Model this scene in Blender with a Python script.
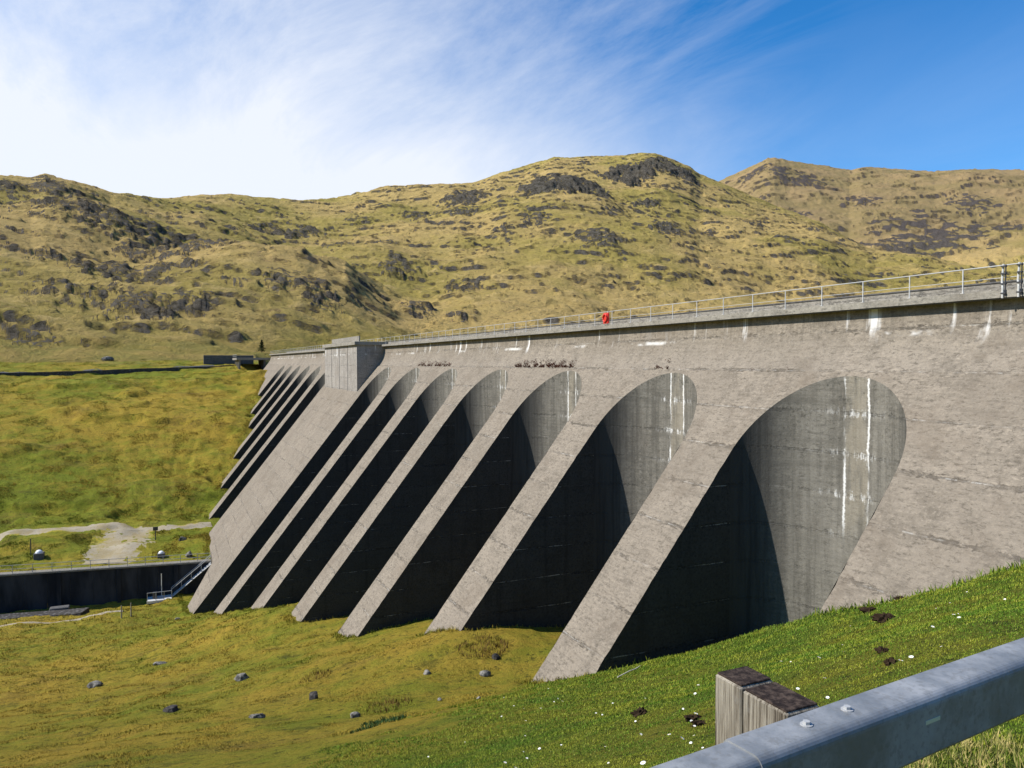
import bpy, math, random
import numpy as np
C = bpy.context.scene
for o in list(bpy.data.objects): bpy.data.objects.remove(o)
R = math.radians
# ------------------------------------------------------------------ camera, sky, sun, exposure
YAW, PITCH, FOC = 0.4188, -0.0272, 769.4
cam = bpy.data.objects.new('camera', bpy.data.cameras.new('camera')); C.collection.objects.link(cam)
cam.location = (0, 0, 0)
cam.rotation_euler = (math.pi/2 + PITCH, 0, -math.pi/2 - YAW)
cam.data.sensor_fit = 'HORIZONTAL'; cam.data.sensor_width = 36; cam.data.lens = FOC/1024*36
cam.data.clip_start = 0.05; cam.data.clip_end = 20000
C.camera = cam
SAZ, SEL = R(71.5), R(42)                     # sun azimuth from +X towards +Y
sun = bpy.data.objects.new('sun', bpy.data.lights.new('sun', 'SUN')); C.collection.objects.link(sun)
sun.data.energy = 5.0; sun.data.angle = R(.53); sun.data.color = (1, .95, .87)
sun.rotation_euler = (math.pi/2 - SEL, 0, SAZ + math.pi/2)
C.view_settings.view_transform = 'Standard'; C.view_settings.look = 'None'
C.view_settings.exposure = 0.32; C.view_settings.gamma = 1; C.view_settings.use_curve_mapping = False
W = bpy.data.worlds.new('World'); C.world = W; W.use_nodes = True

# ------------------------------------------------------------------ node helper
class NT:
    def __init__(s, tree): s.t = tree; s.n = tree.nodes; s.n.clear()
    def add(s, typ, inp=None, **kw):
        nd = s.n.new(typ)
        for k, v in kw.items(): setattr(nd, k, v)
        for k, v in (inp or {}).items():
            i = nd.inputs[k]
            if isinstance(v, bpy.types.NodeSocket): s.t.links.new(v, i)
            else:
                if isinstance(v, tuple) and len(v) == 3 and i.type == 'RGBA': v = (*v, 1)
                i.default_value = v
        return nd
    def m(s, op, a, b=0., c=0., clamp=False):
        return s.add('ShaderNodeMath', {0: a, 1: b, 2: c}, operation=op, use_clamp=clamp).outputs[0]
    def rng(s, v, a, b, c=0., d=1., smooth=True):
        return s.add('ShaderNodeMapRange', {0: v, 1: a, 2: b, 3: c, 4: d}, interpolation_type='SMOOTHSTEP' if smooth else 'LINEAR').outputs[0]
    def mix(s, f, a, b, mode='MIX'):
        nd = s.n.new('ShaderNodeMix'); nd.data_type = 'RGBA'; nd.blend_type = mode
        for k, v in ((0, f), (6, a), (7, b)):
            i = nd.inputs[k]
            if isinstance(v, bpy.types.NodeSocket): s.t.links.new(v, i)
            else: i.default_value = (*v, 1) if isinstance(v, tuple) else v
        return nd.outputs[2]
    def noise(s, vec, scale, detail=4, rough=.55, dist=0., out=0):
        return s.add('ShaderNodeTexNoise', {'Vector': vec, 'Scale': scale, 'Detail': detail, 'Roughness': rough, 'Distortion': dist}).outputs[out]
    def mapv(s, vec, sc=(1, 1, 1), rot=(0, 0, 0), loc=(0, 0, 0)):
        return s.add('ShaderNodeMapping', {'Vector': vec, 'Scale': sc, 'Rotation': rot, 'Location': loc}).outputs[0]
    def pos(s): return s.add('ShaderNodeNewGeometry').outputs['Position']
    def attr(s, name): return s.add('ShaderNodeAttribute', attribute_name=name).outputs['Fac']
    def bump(s, h, st, dist): return s.add('ShaderNodeBump', {'Height': h, 'Strength': st, 'Distance': dist}).outputs[0]
    def out(s, col, rough=.9, normal=None, metal=0., spec=.3):
        inp = {'Base Color': col, 'Roughness': rough, 'Metallic': metal, 'Specular IOR Level': spec}
        if normal is not None: inp['Normal'] = normal
        b = s.add('ShaderNodeBsdfPrincipled', inp)
        s.add('ShaderNodeOutputMaterial', {'Surface': b.outputs[0]})
def mat(name):
    m = bpy.data.materials.new(name); m.use_nodes = True; return m, NT(m.node_tree)

# world: clear sky with thin cirrus veil, thickest low and to the left
w = NT(W.node_tree)
sky = w.add('ShaderNodeTexSky', sky_type='NISHITA', sun_disc=False, sun_elevation=SEL, sun_rotation=math.pi/2 - SAZ, altitude=400, air_density=1.0, dust_density=.35, ozone_density=1.5).outputs[0]
sky = w.mix(1., sky, (.42, 1.72, 2.8), 'MULTIPLY')
tc = w.add('ShaderNodeTexCoord').outputs['Generated']
sp = w.add('ShaderNodeSeparateXYZ', {0: tc}).outputs
# project the view direction on a high flat layer so that the cirrus foreshortens towards the horizon
zz = w.m('ADD', w.m('MAXIMUM', sp[2], 0.), .12)
px, py = w.m('DIVIDE', sp[0], zz), w.m('DIVIDE', sp[1], zz)
cv = w.add('ShaderNodeCombineXYZ', {0: px, 1: py}).outputs[0]
n1 = w.noise(w.mapv(cv, (.5, 1.25, 1), (0, 0, R(-38))), 1.1, 9, .66, .9)
n2 = w.noise(w.mapv(cv, (.35, 1.0, 1), (0, 0, R(-30)), (3, 1, 0)), .42, 3, .5, .3)
azf = w.m('DIVIDE', sp[1], w.m('MAXIMUM', sp[0], .05))           # tan of azimuth: +.18 at the left edge, -1.6 at the right
front = w.rng(sp[0], .0, .35)
left = w.m('MULTIPLY', w.rng(azf, -1.10, .0), front)
low = w.m('MULTIPLY', w.rng(sp[2], .46, .20), front)
base = w.m('ADD', w.m('MULTIPLY', left, w.m('ADD', .34, w.m('MULTIPLY', low, .50))), w.m('MULTIPLY', low, .10))
cl = w.m('ADD', w.m('MULTIPLY', base, 1.15), w.m('MULTIPLY', w.m('SUBTRACT', n1, .5), w.m('ADD', w.m('MULTIPLY', w.m('SQRT', left), w.m('SUBTRACT', 1.75, w.m('MULTIPLY', low, .9))), .12)))
cl = w.m('ADD', cl, w.m('MULTIPLY', w.m('SUBTRACT', n2, .5), w.m('ADD', w.m('MULTIPLY', left, w.m('SUBTRACT', 1.3, w.m('MULTIPLY', low, .8))), .15)), clamp=True)
bandw = w.m('MULTIPLY', w.rng(w.noise(w.mapv(cv, (.5, 2.2, 1), (0, 0, R(-52)), (.7, 2.2, 0)), .8, 6, .6, .6), .5, .75), w.m('MULTIPLY', w.rng(azf, -1.25, -.5), w.rng(sp[2], .40, .25)))
cl = w.m('MAXIMUM', cl, w.m('MULTIPLY', bandw, .55))
SKY = .05
cloudcol = (.75/SKY, .78/SKY, .84/SKY)
skyc = w.mix(w.m('MULTIPLY', cl, .93), sky, cloudcol)
bg = w.add('ShaderNodeBackground', {'Color': skyc, 'Strength': SKY})
w.add('ShaderNodeOutputWorld', {'Surface': bg.outputs[0]})

# ------------------------------------------------------------------ object helpers
def tag(o, label=None, cat=None, group=None, kind=None):
    if label: o['label'] = label
    if cat: o['category'] = cat
    if group: o['group'] = group
    if kind: o['kind'] = kind
    return o
def empty(name, loc=(0, 0, 0), rz=0., **kw):
    o = bpy.data.objects.new(name, None); C.collection.objects.link(o)
    o.location = loc; o.rotation_euler = (0, 0, rz); o.empty_display_size = .2
    return tag(o, **kw)
def link(name, me, mt=None, parent=None, **kw):
    o = bpy.data.objects.new(name, me); C.collection.objects.link(o)
    if mt and not me.materials: me.materials.append(mt)
    if parent: o.parent = parent
    return tag(o, **kw)
def grid_mesh(name, V, nr, nc, keep=None, smooth=True):
    me = bpy.data.meshes.new(name)
    i = np.arange(nr*nc).reshape(nr, nc)
    F = np.stack([i[:-1, :-1], i[1:, :-1], i[1:, 1:], i[:-1, 1:]], -1).reshape(-1, 4)
    if keep is not None: F = F[keep.reshape(-1)]
    fill(me, V, F, smooth); return me
def fill(me, V, F, smooth=False):
    k = F.shape[1]
    me.vertices.add(len(V)); me.vertices.foreach_set('co', np.ascontiguousarray(V, np.float32).ravel())
    me.loops.add(F.size); me.loops.foreach_set('vertex_index', np.ascontiguousarray(F, np.int32).ravel())
    me.polygons.add(len(F)); me.polygons.foreach_set('loop_start', np.arange(0, F.size, k, dtype=np.int32))
    me.polygons.foreach_set('use_smooth', np.full(len(F), smooth))
    me.update(calc_edges=True)
class MB:
    def __init__(s): s.v = []; s.f = []
    def quad(s, *p): b = len(s.v); s.v += [tuple(q) for q in p]; s.f.append(tuple(range(b, b+len(p)))); return s
    def box(s, x0, x1, y0, y1, z0, z1, ch=0.):
        # chamfered on the vertical and top edges when ch is given
        if ch <= 0:
            b = len(s.v); s.v += [(x, y, z) for z in (z0, z1) for x, y in ((x0, y0), (x1, y0), (x1, y1), (x0, y1))]
            s.f += [(b+3, b+2, b+1, b), (b+4, b+5, b+6, b+7)] + [(b+i, b+(i+1) % 4, b+4+(i+1) % 4, b+4+i) for i in range(4)]
            return s
        def ring(d, z):
            e = ch
            X0, X1, Y0, Y1 = x0+d, x1-d, y0+d, y1-d
            return [(X0+e, Y0, z), (X1-e, Y0, z), (X1, Y0+e, z), (X1, Y1-e, z), (X1-e, Y1, z), (X0+e, Y1, z), (X0, Y1-e, z), (X0, Y0+e, z)]
        b = len(s.v); s.v += ring(0, z0) + ring(0, z1-ch) + ring(ch, z1)
        s.f.append(tuple(range(b+7, b-1, -1))); s.f.append(tuple(range(b+16, b+24)))
        for r in (0, 8):
            s.f += [(b+r+i, b+r+(i+1) % 8, b+r+8+(i+1) % 8, b+r+8+i) for i in range(8)]
        return s
    def tube(s, pts, r, n=6, caps=True):
        P = [np.array(p, float) for p in pts]; rings = []
        rr = r if isinstance(r, (list, tuple)) else [r]*len(P)
        for i, p in enumerate(P):
            d = P[min(i+1, len(P)-1)] - P[max(i-1, 0)]; d /= np.linalg.norm(d)
            a = np.array([0, 0, 1.]) if abs(d[2]) < .9 else np.array([1., 0, 0])
            u = np.cross(a, d); u /= np.linalg.norm(u); v = np.cross(d, u)
            b = len(s.v); rings.append(b)
            s.v += [tuple(p + rr[i]*(u*math.cos(t) + v*math.sin(t))) for t in [2*math.pi*k/n for k in range(n)]]
        for a, b in zip(rings, rings[1:]):
            s.f += [(a+k, a+(k+1) % n, b+(k+1) % n, b+k) for k in range(n)]
        if caps: s.f += [tuple(rings[0]+k for k in range(n-1, -1, -1)), tuple(rings[-1]+k for k in range(n))]
        return s
    def prism(s, prof, axis, a0, a1):
        # closed profile of 2-D points swept along an axis ('x': profile is y,z; 'y': profile is x,z)
        b = len(s.v); n = len(prof)
        for a in (a0, a1): s.v += [((a, p, q) if axis == 'x' else (p, a, q)) for p, q in prof]
        s.f += [(b+i, b+(i+1) % n, b+n+(i+1) % n, b+n+i) for i in range(n)] + [tuple(range(b+n-1, b-1, -1)), tuple(range(b+n, b+2*n))]
        return s
    def build(s, name, mt, parent=None, smooth=False, **kw):
        me = bpy.data.meshes.new(name); me.from_pydata(s.v, [], s.f)
        if smooth: me.polygons.foreach_set('use_smooth', [True]*len(me.polygons))
        me.update(); return link(name, me, mt, parent, **kw)

#TERRAIN-BEGIN
# ------------------------------------------------------------------ terrain height (plain numpy)
_rs = np.random.RandomState(7); _P = _rs.permutation(256); _P = np.concatenate([_P, _P]); _G = _rs.rand(256)*2*np.pi
_GX, _GY = np.cos(_G), np.sin(_G)
def perlin(x, y):
    xi = np.floor(x).astype(np.int64); yi = np.floor(y).astype(np.int64); fx = x-xi; fy = y-yi; xi &= 255; yi &= 255
    u = fx*fx*fx*(fx*(fx*6-15)+10); v = fy*fy*fy*(fy*(fy*6-15)+10)
    def g(ix, iy, dx, dy):
        h = _P[_P[ix & 255] + (iy & 255)]; return _GX[h]*dx + _GY[h]*dy
    a = g(xi, yi, fx, fy); b = g(xi+1, yi, fx-1, fy); c = g(xi, yi+1, fx, fy-1); d = g(xi+1, yi+1, fx-1, fy-1)
    return (a + u*(b-a) + v*((c + u*(d-c)) - (a + u*(b-a))))*1.5
def fbm(x, y, o, g=.5):
    s = 0; a = 1.; t = 0
    for k in range(o): s = s + a*perlin(x*2**k + 17.3*k, y*2**k - 9.1*k); t += a; a *= g
    return s/t*1.4
def ridged(x, y, o, g=.5):
    s = 0; a = 1.; t = 0
    for k in range(o): s = s + a*(1-2*np.abs(perlin(x*2**k + 7.7*k, y*2**k + 3.1*k))); t += a; a *= g
    return s/t
def ss(a, b, x): t = np.clip((x-a)/(b-a), 0, 1); return t*t*(3-2*t)
# surveyed ground heights (x along the dam, y downstream, z from eye level)
CT = np.array([(0,0,-1.62),(1.9,-3.1,-1.64),(1.7,0,-1.66),(1.8,-8,-1.7),(1.6,5,-1.7),(-3,0,-1.6),(-3,-10,-1.5),(-10,0,-1.5),(-10,12,-2.2),(-30,0,0),(-30,-20,3),(-30,30,-2),
 (-14,-25,1.5),(-14,-12,-.2),(0,-24,-2.2),(0,-15,-1.8),(4.6,-4.5,-3.0),(6.8,-4.0,-4.2),(11.4,-6.8,-6.2),(8,-10.5,-4.0),(9.5,-15.1,-4.6),(12.8,-3.6,-7.2),(15.6,-12.1,-8.0),
 (13.6,-21.7,-5.7),(15.8,-20.8,-6.86),(17.5,-20.1,-7.7),(19.1,-19.5,-8.46),(24.8,-24,-11.4),(30.9,-24,-14.5),(31.3,-14.8,-14.5),(27.1,-16.2,-12.7),(39.2,-14.7,-14.7),(43.4,-13.6,-16.05),
 (51,-11.8,-18.4),(55.8,-10.9,-19.5),(63.6,-9.5,-21.4),(69,-9.2,-21.7),(75.5,-7.9,-23.3),(81,-6.7,-24.9),(87.9,-4.9,-27.2),(92.8,-3.9,-28.5),(99.9,-2.2,-30.7),(106.9,-2.1,-31.2),
 (28.5,5,-12.8),(21.3,-.6,-10.5),(19.2,-6.7,-9.5),(59,10.3,-22),(48.8,1.2,-19.5),(35.9,-5.3,-15.5),(86.7,15.1,-27.5),(74,1.8,-25.2),(61.6,-5.4,-22),(5,8,-3.6),(5,20,-4),(30,25,-12.5),(60,35,-21),(90,45,-27),
 (101,7.7,-30.5),(109,19,-30.8),(100,60,-29),(45,-24,-17),(70,-24,-24),(95,-24,-29)], float)
CF = np.array([(116,-5.3,-28.1),(116,5,-27.8),(116,20,-27.3),(116,60,-26.5),(122,-5,-27),(137,-5.7,-26.15),(137,25,-26.4),(150,-7.5,-23.9),(162,-10.6,-19.9),(175,-14.9,-14.4),(190,-17.7,-10.8),
 (160,28,-19.8),(185,32,-12.6),(205,-18,-6.8),(205,35,-7.6),(225,-20,-3.2),(228,5,-3.6),(228,38,-4.6),(250,-20,-1.8),(250,40,-3.4),(290,-20,3),(290,50,2),(160,80,-18),(220,100,-4),(137,70,-24),(137,-24,-26),(160,-24,-21),(190,-24,-11),(220,-24,-3)], float)
def tps_fit(P):
    n = len(P); d = np.hypot(P[:, None, 0]-P[None, :, 0], P[:, None, 1]-P[None, :, 1]); K = np.where(d > 0, d*d*np.log(d+1e-9), 0) + np.eye(n)*1.
    Q = np.c_[np.ones(n), P[:, :2]]; A = np.block([[K, Q], [Q.T, np.zeros((3, 3))]]); return np.linalg.solve(A, np.r_[P[:, 2], 0, 0, 0])
def tps_eval(P, w, x, y):
    s = w[-3] + w[-2]*x + w[-1]*y
    for (a, b, _), c in zip(P, w): d2 = (x-a)**2 + (y-b)**2; s = s + c*.5*d2*np.log(d2+1e-9)
    return s
WT, WF = tps_fit(CT), tps_fit(CF)
MZ = np.array([(-61.3,.0753),(-57.54,.095),(-53.43,.1139),(-52.0,.1212),(-49.16,.1301),(-47.61,.1458),(-45.58,.1695),(-42.43,.1937),(-38.68,.2273),(-37.63,.2358),(-36.93,.2452),(-35.51,.2566),(-34.44,.2625),(-33.37,.2628),(-29.74,.2631),(-27.1,.2615),(-24.59,.249),(-23.11,.2439),(-21.26,.2321),(-18.68,.225),(-14.68,.2192),(-10.76,.205),(-8.68,.2006),(-5.7,.2011),(-3.98,.2027),(-2.05,.2001),(-.16,.1926),(1.07,.1919),(3.44,.1937),(4.59,.1996),(6.27,.2051),(7.09,.2056),(7.9,.1995),(9.46,.1992),(13.39,.1857)])
KZ = np.array([(-22.,.0),(-18.2,.040),(-14.8,.0931),(-11.8,.1352),(-8.66,.156),(-5.28,.1593),(-2.02,.1476),(2.32,.1172),(6.36,.0873),(9.57,.0789),(13.5,.0731)])
FZ = np.array([(-61.19,.1923),(-57.45,.2067),(-54.58,.2155),(-52.62,.2164),(-49.99,.225),(-48.3,.2293),(-47.56,.2271),(-46.3,.2328),(-43.72,.2441),(-42.73,.2504),(-42.27,.2499),(-40.73,.2385),(-39.5,.2301),(-37.64,.2171),(-34.1,.2073),(-27.54,.1909)])
RM = np.array([(-61,900),(-50,1150),(-42,1450),(-33,1600),(-25,1550),(-15,1350),(-4,1150),(3,950),(13,850)])
RFOOT = np.array([(-60,430),(-35,380),(-15,290),(0,255),(20,250)])
CRAGS = [(941,-496,64,83,(0.88,-0.47),0.22),(1023,-651,43,56,(0.84,-0.54),0.22),(1054,-752,50,65,(0.81,-0.58),0.22),(856,-576,21,27,(0.83,-0.56),0.22),(784,-491,18,23,(0.85,-0.53),0.22),(681,-481,19,25,(0.82,-0.58),0.22),(335,-221,6,8,(0.83,-0.55),0.22),(655,-382,28,37,(0.86,-0.50),0.22),(325,-236,26,6,(0.81,-0.59),0.22),(322,-178,14,4,(0.87,-0.48),0.22),(321,-259,5,4,(0.78,-0.63),0.22),(745,-360,17,21,(0.90,-0.44),0.22),(771,-683,18,23,(0.75,-0.66),0.22),(744,-582,18,23,(0.79,-0.62),0.22),(854,-118,36,48,(0.99,-0.14),0.22),(738,-151,23,30,(0.98,-0.20),0.22),(618,-138,9,12,(0.98,-0.22),0.22),(420,-63,22,29,(0.99,-0.15),0.22),(911,-286,26,33,(0.95,-0.30),0.22),(912,-206,16,21,(0.98,-0.22),0.22),(739,-196,15,20,(0.97,-0.26),0.22),(1009,-377,35,37,(0.94,-0.35),0.22),(853,-318,21,28,(0.94,-0.35),0.22),(620,-171,21,28,(0.96,-0.27),0.22),(561,-209,18,24,(0.94,-0.35),0.22),(632,-260,15,13,(0.92,-0.38),0.22),(470,-147,13,17,(0.95,-0.30),0.22),(446,-164,8,10,(0.94,-0.35),0.22),(765,96,53,45,(0.99,0.13),0.22),(643,64,30,22,(0.99,0.10),0.22),(631,25,37,38,(1.00,0.04),0.22),(561,11,22,29,(1.00,0.02),0.22),(531,-22,24,31,(1.00,-0.04),0.22),(408,-32,9,12,(1.00,-0.08),0.22),(469,21,31,30,(1.00,0.05),0.22),(385,33,17,19,(1.00,0.09),0.22),(357,7,21,21,(1.00,0.02),0.22),(395,64,8,10,(0.99,0.16),0.22),(293,43,11,15,(0.99,0.15),0.22),(370,-10,9,7,(1.00,-0.03),0.22),(485,60,9,12,(0.99,0.12),0.22),(464,-3,15,14,(1.00,-0.01),0.22),(390,-70,11,11,(0.98,-0.18),0.22),(425,-97,8,11,(0.97,-0.22),0.22),(2232,-1957,67,87,(0.75,-0.66),0.22),(2052,-1995,107,140,(0.72,-0.70),0.22),(1361,-1753,149,194,(0.61,-0.79),0.22),(254,-367,12,4,(0.57,-0.82),0.22),(1256,-1928,52,68,(0.55,-0.84),0.22),(1484,-2100,75,97,(0.58,-0.82),0.22),(1731,-1700,34,45,(0.71,-0.70),0.22),(751,-759,11,15,(0.70,-0.71),0.22),(679,-647,15,19,(0.72,-0.69),0.22),(1693,-1914,49,64,(0.66,-0.75),0.22),(330,-180,7,4,(0.88,-0.48),0.22),(329,-195,6,4,(0.86,-0.51),0.22),(283,-327,8,4,(0.65,-0.76),0.22),(330,-227,7,4,(0.82,-0.57),0.22),(740,-318,13,13,(0.92,-0.40),0.22),(291,-312,5,4,(0.68,-0.73),0.22),(845,-665,11,14,(0.79,-0.62),0.22)]
def near_z(x, y):
    a = tps_eval(CT, WT, x, y); b = tps_eval(CF, WF, x, y)
    z = a + (b-a)*ss(115.6, 116.2, x)
    # turf mound and sunken channel in front of the stilling wall
    z = z + .9*np.exp(-((x-104)/4.)**2 - ((y-6.5)/4)**2) - .5*np.exp(-((x-112.5)/2.5)**2)*ss(0, 3, y)
    return z
def hills(x, y, detail=True):
    r = np.hypot(x, y); az = np.degrees(np.arctan2(y, x)); az = np.clip(az, -75, 40)
    zf = -2.; rf = np.interp(az, RFOOT[:, 0], RFOOT[:, 1]); rm = np.interp(az, RM[:, 0], RM[:, 1])
    # gullies and shoulders: bend the ridge profile
    t = (r-rf)/(rm-rf); tw = t + .05*fbm(x/260., y/260., 3)*np.clip(t*(1-t)*4, 0, 1)
    H = np.interp(az, MZ[:, 0], MZ[:, 1])*rm
    g = np.clip(tw, 0, 1); prof = .62*g**1.15 + .38*ss(0, 1, g)
    zM = np.where(t < 1, zf + (H-zf)*prof, H*(1-.25*(t-1)*ss(1, 1.3, t)))
    Kh = np.interp(az, KZ[:, 0], KZ[:, 1]); rk = 560 + 40*np.sin(az*.25)
    tk = (r-rf-10)/(rk-rf-10); zK = np.where(tk < 1, zf + (Kh*rk-zf)*(np.clip(tk, 0, 1)**1.1*.6 + .4*ss(0, 1, tk)), Kh*rk - .32*(r-rk) + .0002*(r-rk)**2*0)
    zK = np.where(Kh > .001, zK, -50)
    k = 5.; d = (zM-zK)/k; z = np.where(np.abs(d) > 30, np.maximum(zM, zK), k*np.logaddexp(zM/k, zK/k))
    rfar = 3300.; tf = (r-1500)/(rfar-1500); Hf = np.interp(az, FZ[:, 0], FZ[:, 1])*rfar
    zF = np.where(tf < 1, 60 + (Hf-60)*(np.clip(tf, 0, 1)*.75 + .25*ss(0, 1, tf)), Hf*(1-.3*(tf-1))); zF = np.where(r < 1500, 60 - (1500-r)*.6, zF)
    zF = np.where(az < -27, zF, -100)
    fade = ss(1.0, 1.25, t)
    far = zF > z; z = np.maximum(z, zF)
    rock = np.zeros_like(z)
    if detail:
        tt = np.where(far, np.clip(1-tf, 0, 1), np.clip(np.abs(1-t), 0, 1)); edge = .25 + .75*ss(0, .18, tt)
        amp = ss(0, 60, r-rf)
        S = np.where(far, 2.4, 1.)
        # broad knolls
        z = z + amp*edge*S*(9*fbm(x/150./S, y/150./S, 3) + 0*x)
        # diagonal strata: rotate so that the beds dip to the right
        u = (x*.35 + y*.94); v = (x*.94 - y*.35)
        s1 = fbm(u/95./S + 5, v/38./S, 4, .55); m1 = ss(.02, .22, s1 + .15*fbm(x/300., y/300., 2))
        z = z + amp*edge*S*(4.2*m1*.7*ss(.15, .45, ridged(u/60./S, v/22./S, 4)))
        s2 = fbm(u/30./S + 11, v/14./S, 3); z = z + amp*S*(1.6*ss(.05, .3, s2) + .9*fbm(u/12./S, v/7./S, 3))
        rock = .20*m1*ss(.3, .6, ridged(u/60./S, v/22./S, 4)) + .18*ss(.2, .45, s2)*ss(-.1, .3, s1)
        for (cx, cy, ra, rb, ca, kk) in CRAGS:
            near = (np.abs(x-cx) < 2.6*max(ra, rb)) & (np.abs(y-cy) < 2.6*max(ra, rb))
            if not near.any(): continue
            X = x[near]-cx; Y = y[near]-cy; a = (X*ca[0] + Y*ca[1])/rb; b = (-X*ca[1] + Y*ca[0])/ra
            nz = fbm(b*1.6 + a*1.1 + cx, a*3.6 - b*.5 + cy, 5, .62)
            q = a*a + b*b + 1.7*nz
            m = ss(1.15, .25, q)*ss(-.55, .25, fbm(b*2.6+9, a*7.5+cx, 3, .6))
            A = kk*min(ra, rb, 26. if cx < 800 else 44.)*(1.5 if cx > 840 and cx < 1100 and cy < -400 else .85)
            z[near] += A*m*(.55*ss(1.2, -.2, q+a*.8)) + A*.13*m*ridged(b*2.2+3, a*5.5, 4, .6)
            rock[near] = np.maximum(rock[near], ss(.2, .7, m + .3*nz)*(.85 if cy < -300 else .62))
    return z, rock
def height(x, y, detail=True):
    x = np.asarray(x, float); y = np.asarray(y, float); r = np.hypot(x, y)
    zn = near_z(x, y)
    if detail:
        a = ss(3, 40, r); f = ss(60, 200, r)
        zn = zn + a*(.32*fbm(x/7., y/7., 4) + .10*fbm(x/1.6, y/1.6, 2)) + .035*fbm(x/.8, y/.8, 3)*ss(1.9, 4, x) + f*(.5*fbm(x/22., y/15., 3)) + ss(30, 70, r)*.26*np.maximum(fbm(x/1.7+5, y/1.7, 3, .6), -.1)
        up = ss(118, 130, x); s = fbm(x/16.+3, y/26., 4); zn = zn + up*.9*ss(.12, .3, s)
    zh, rock = hills(x, y, detail)
    k = ss(225, 285, r); z = zn*(1-k) + zh*k; rock = rock*k
    lake = ss(-26.9, -29, y)*ss(-12, -8, x)*ss(-.09, -.13, y/np.maximum(x, 1))
    shore = np.interp(np.degrees(np.arctan2(y, x)), RFOOT[:, 0], RFOOT[:, 1])
    lake = lake*(1-ss(shore, shore+30, r)); z = z*(1-lake) + (-14)*lake; rock = rock*(1-lake)
    return z, rock
#TERRAIN-END

# ------------------------------------------------------------------ ground and hill materials
def ground_material():
    m, n = mat('turf'); P = n.pos()
    big = n.noise(P, .028, 5, .62); mid = n.noise(n.mapv(P, (1.5, 1, 1)), .20, 10, .76); fine = n.noise(P, 2.6, 7, .78); vf = n.noise(P, 17., 5, .78)
    sx = n.add('ShaderNodeSeparateXYZ', {0: P}).outputs
    green, lush, ochre, brown, dark = (.18, .205, .018), (.080, .150, .014), (.39, .265, .036), (.19, .115, .034), (.022, .030, .008)
    c = n.mix(n.rng(n.m('ADD', n.m('MULTIPLY', big, .6), n.m('MULTIPLY', mid, .5)), .46, .68), green, ochre)
    c = n.mix(n.m('MULTIPLY', n.rng(n.noise(n.mapv(P, (1.6, .8, 1)), .10, 9, .78), .53, .66), .5), c, brown)
    dk_ = n.noise(n.mapv(P, (1.8, .9, 1), loc=(5, 5, 0)), .35, 9, .8); c = n.mix(n.m('MULTIPLY', n.rng(dk_, .46, .36), .6), c, (.05, .055, .012)); c = n.mix(n.m('MULTIPLY', n.rng(dk_, .56, .68), .5), c, (.34, .31, .03))
    # the bank beside the camera is fresher grass
    nearf = n.rng(n.m('ADD', n.m('ADD', sx[0], sx[1]), n.m('MULTIPLY', mid, 10.)), 20., 13.)
    c = n.mix(n.m('MULTIPLY', nearf, .8), c, n.mix(n.rng(mid, .42, .66), lush, (.19, .19, .02)))
    c = n.mix(n.m('MULTIPLY', n.rng(fine, .60, .74), .6), c, brown)
    c = n.mix(n.m('MULTIPLY', n.rng(fine, .47, .36), .8), c, dark)
    c = n.mix(n.m('MULTIPLY', n.rng(vf, .47, .36), .65), c, dark)
    c = n.mix(n.m('MULTIPLY', n.rng(vf, .56, .68), .5), c, (.40, .36, .08))
    rk = n.m('MULTIPLY', n.attr('rock'), 1.)
    c = n.mix(rk, c, (.15, .14, .13))
    h = n.m('ADD', n.m('MULTIPLY', fine, .6), n.m('ADD', n.m('MULTIPLY', vf, .2), n.m('MULTIPLY', mid, .8)))
    n.out(c, .95, n.bump(h, 1., .45), spec=.1); return m
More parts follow.
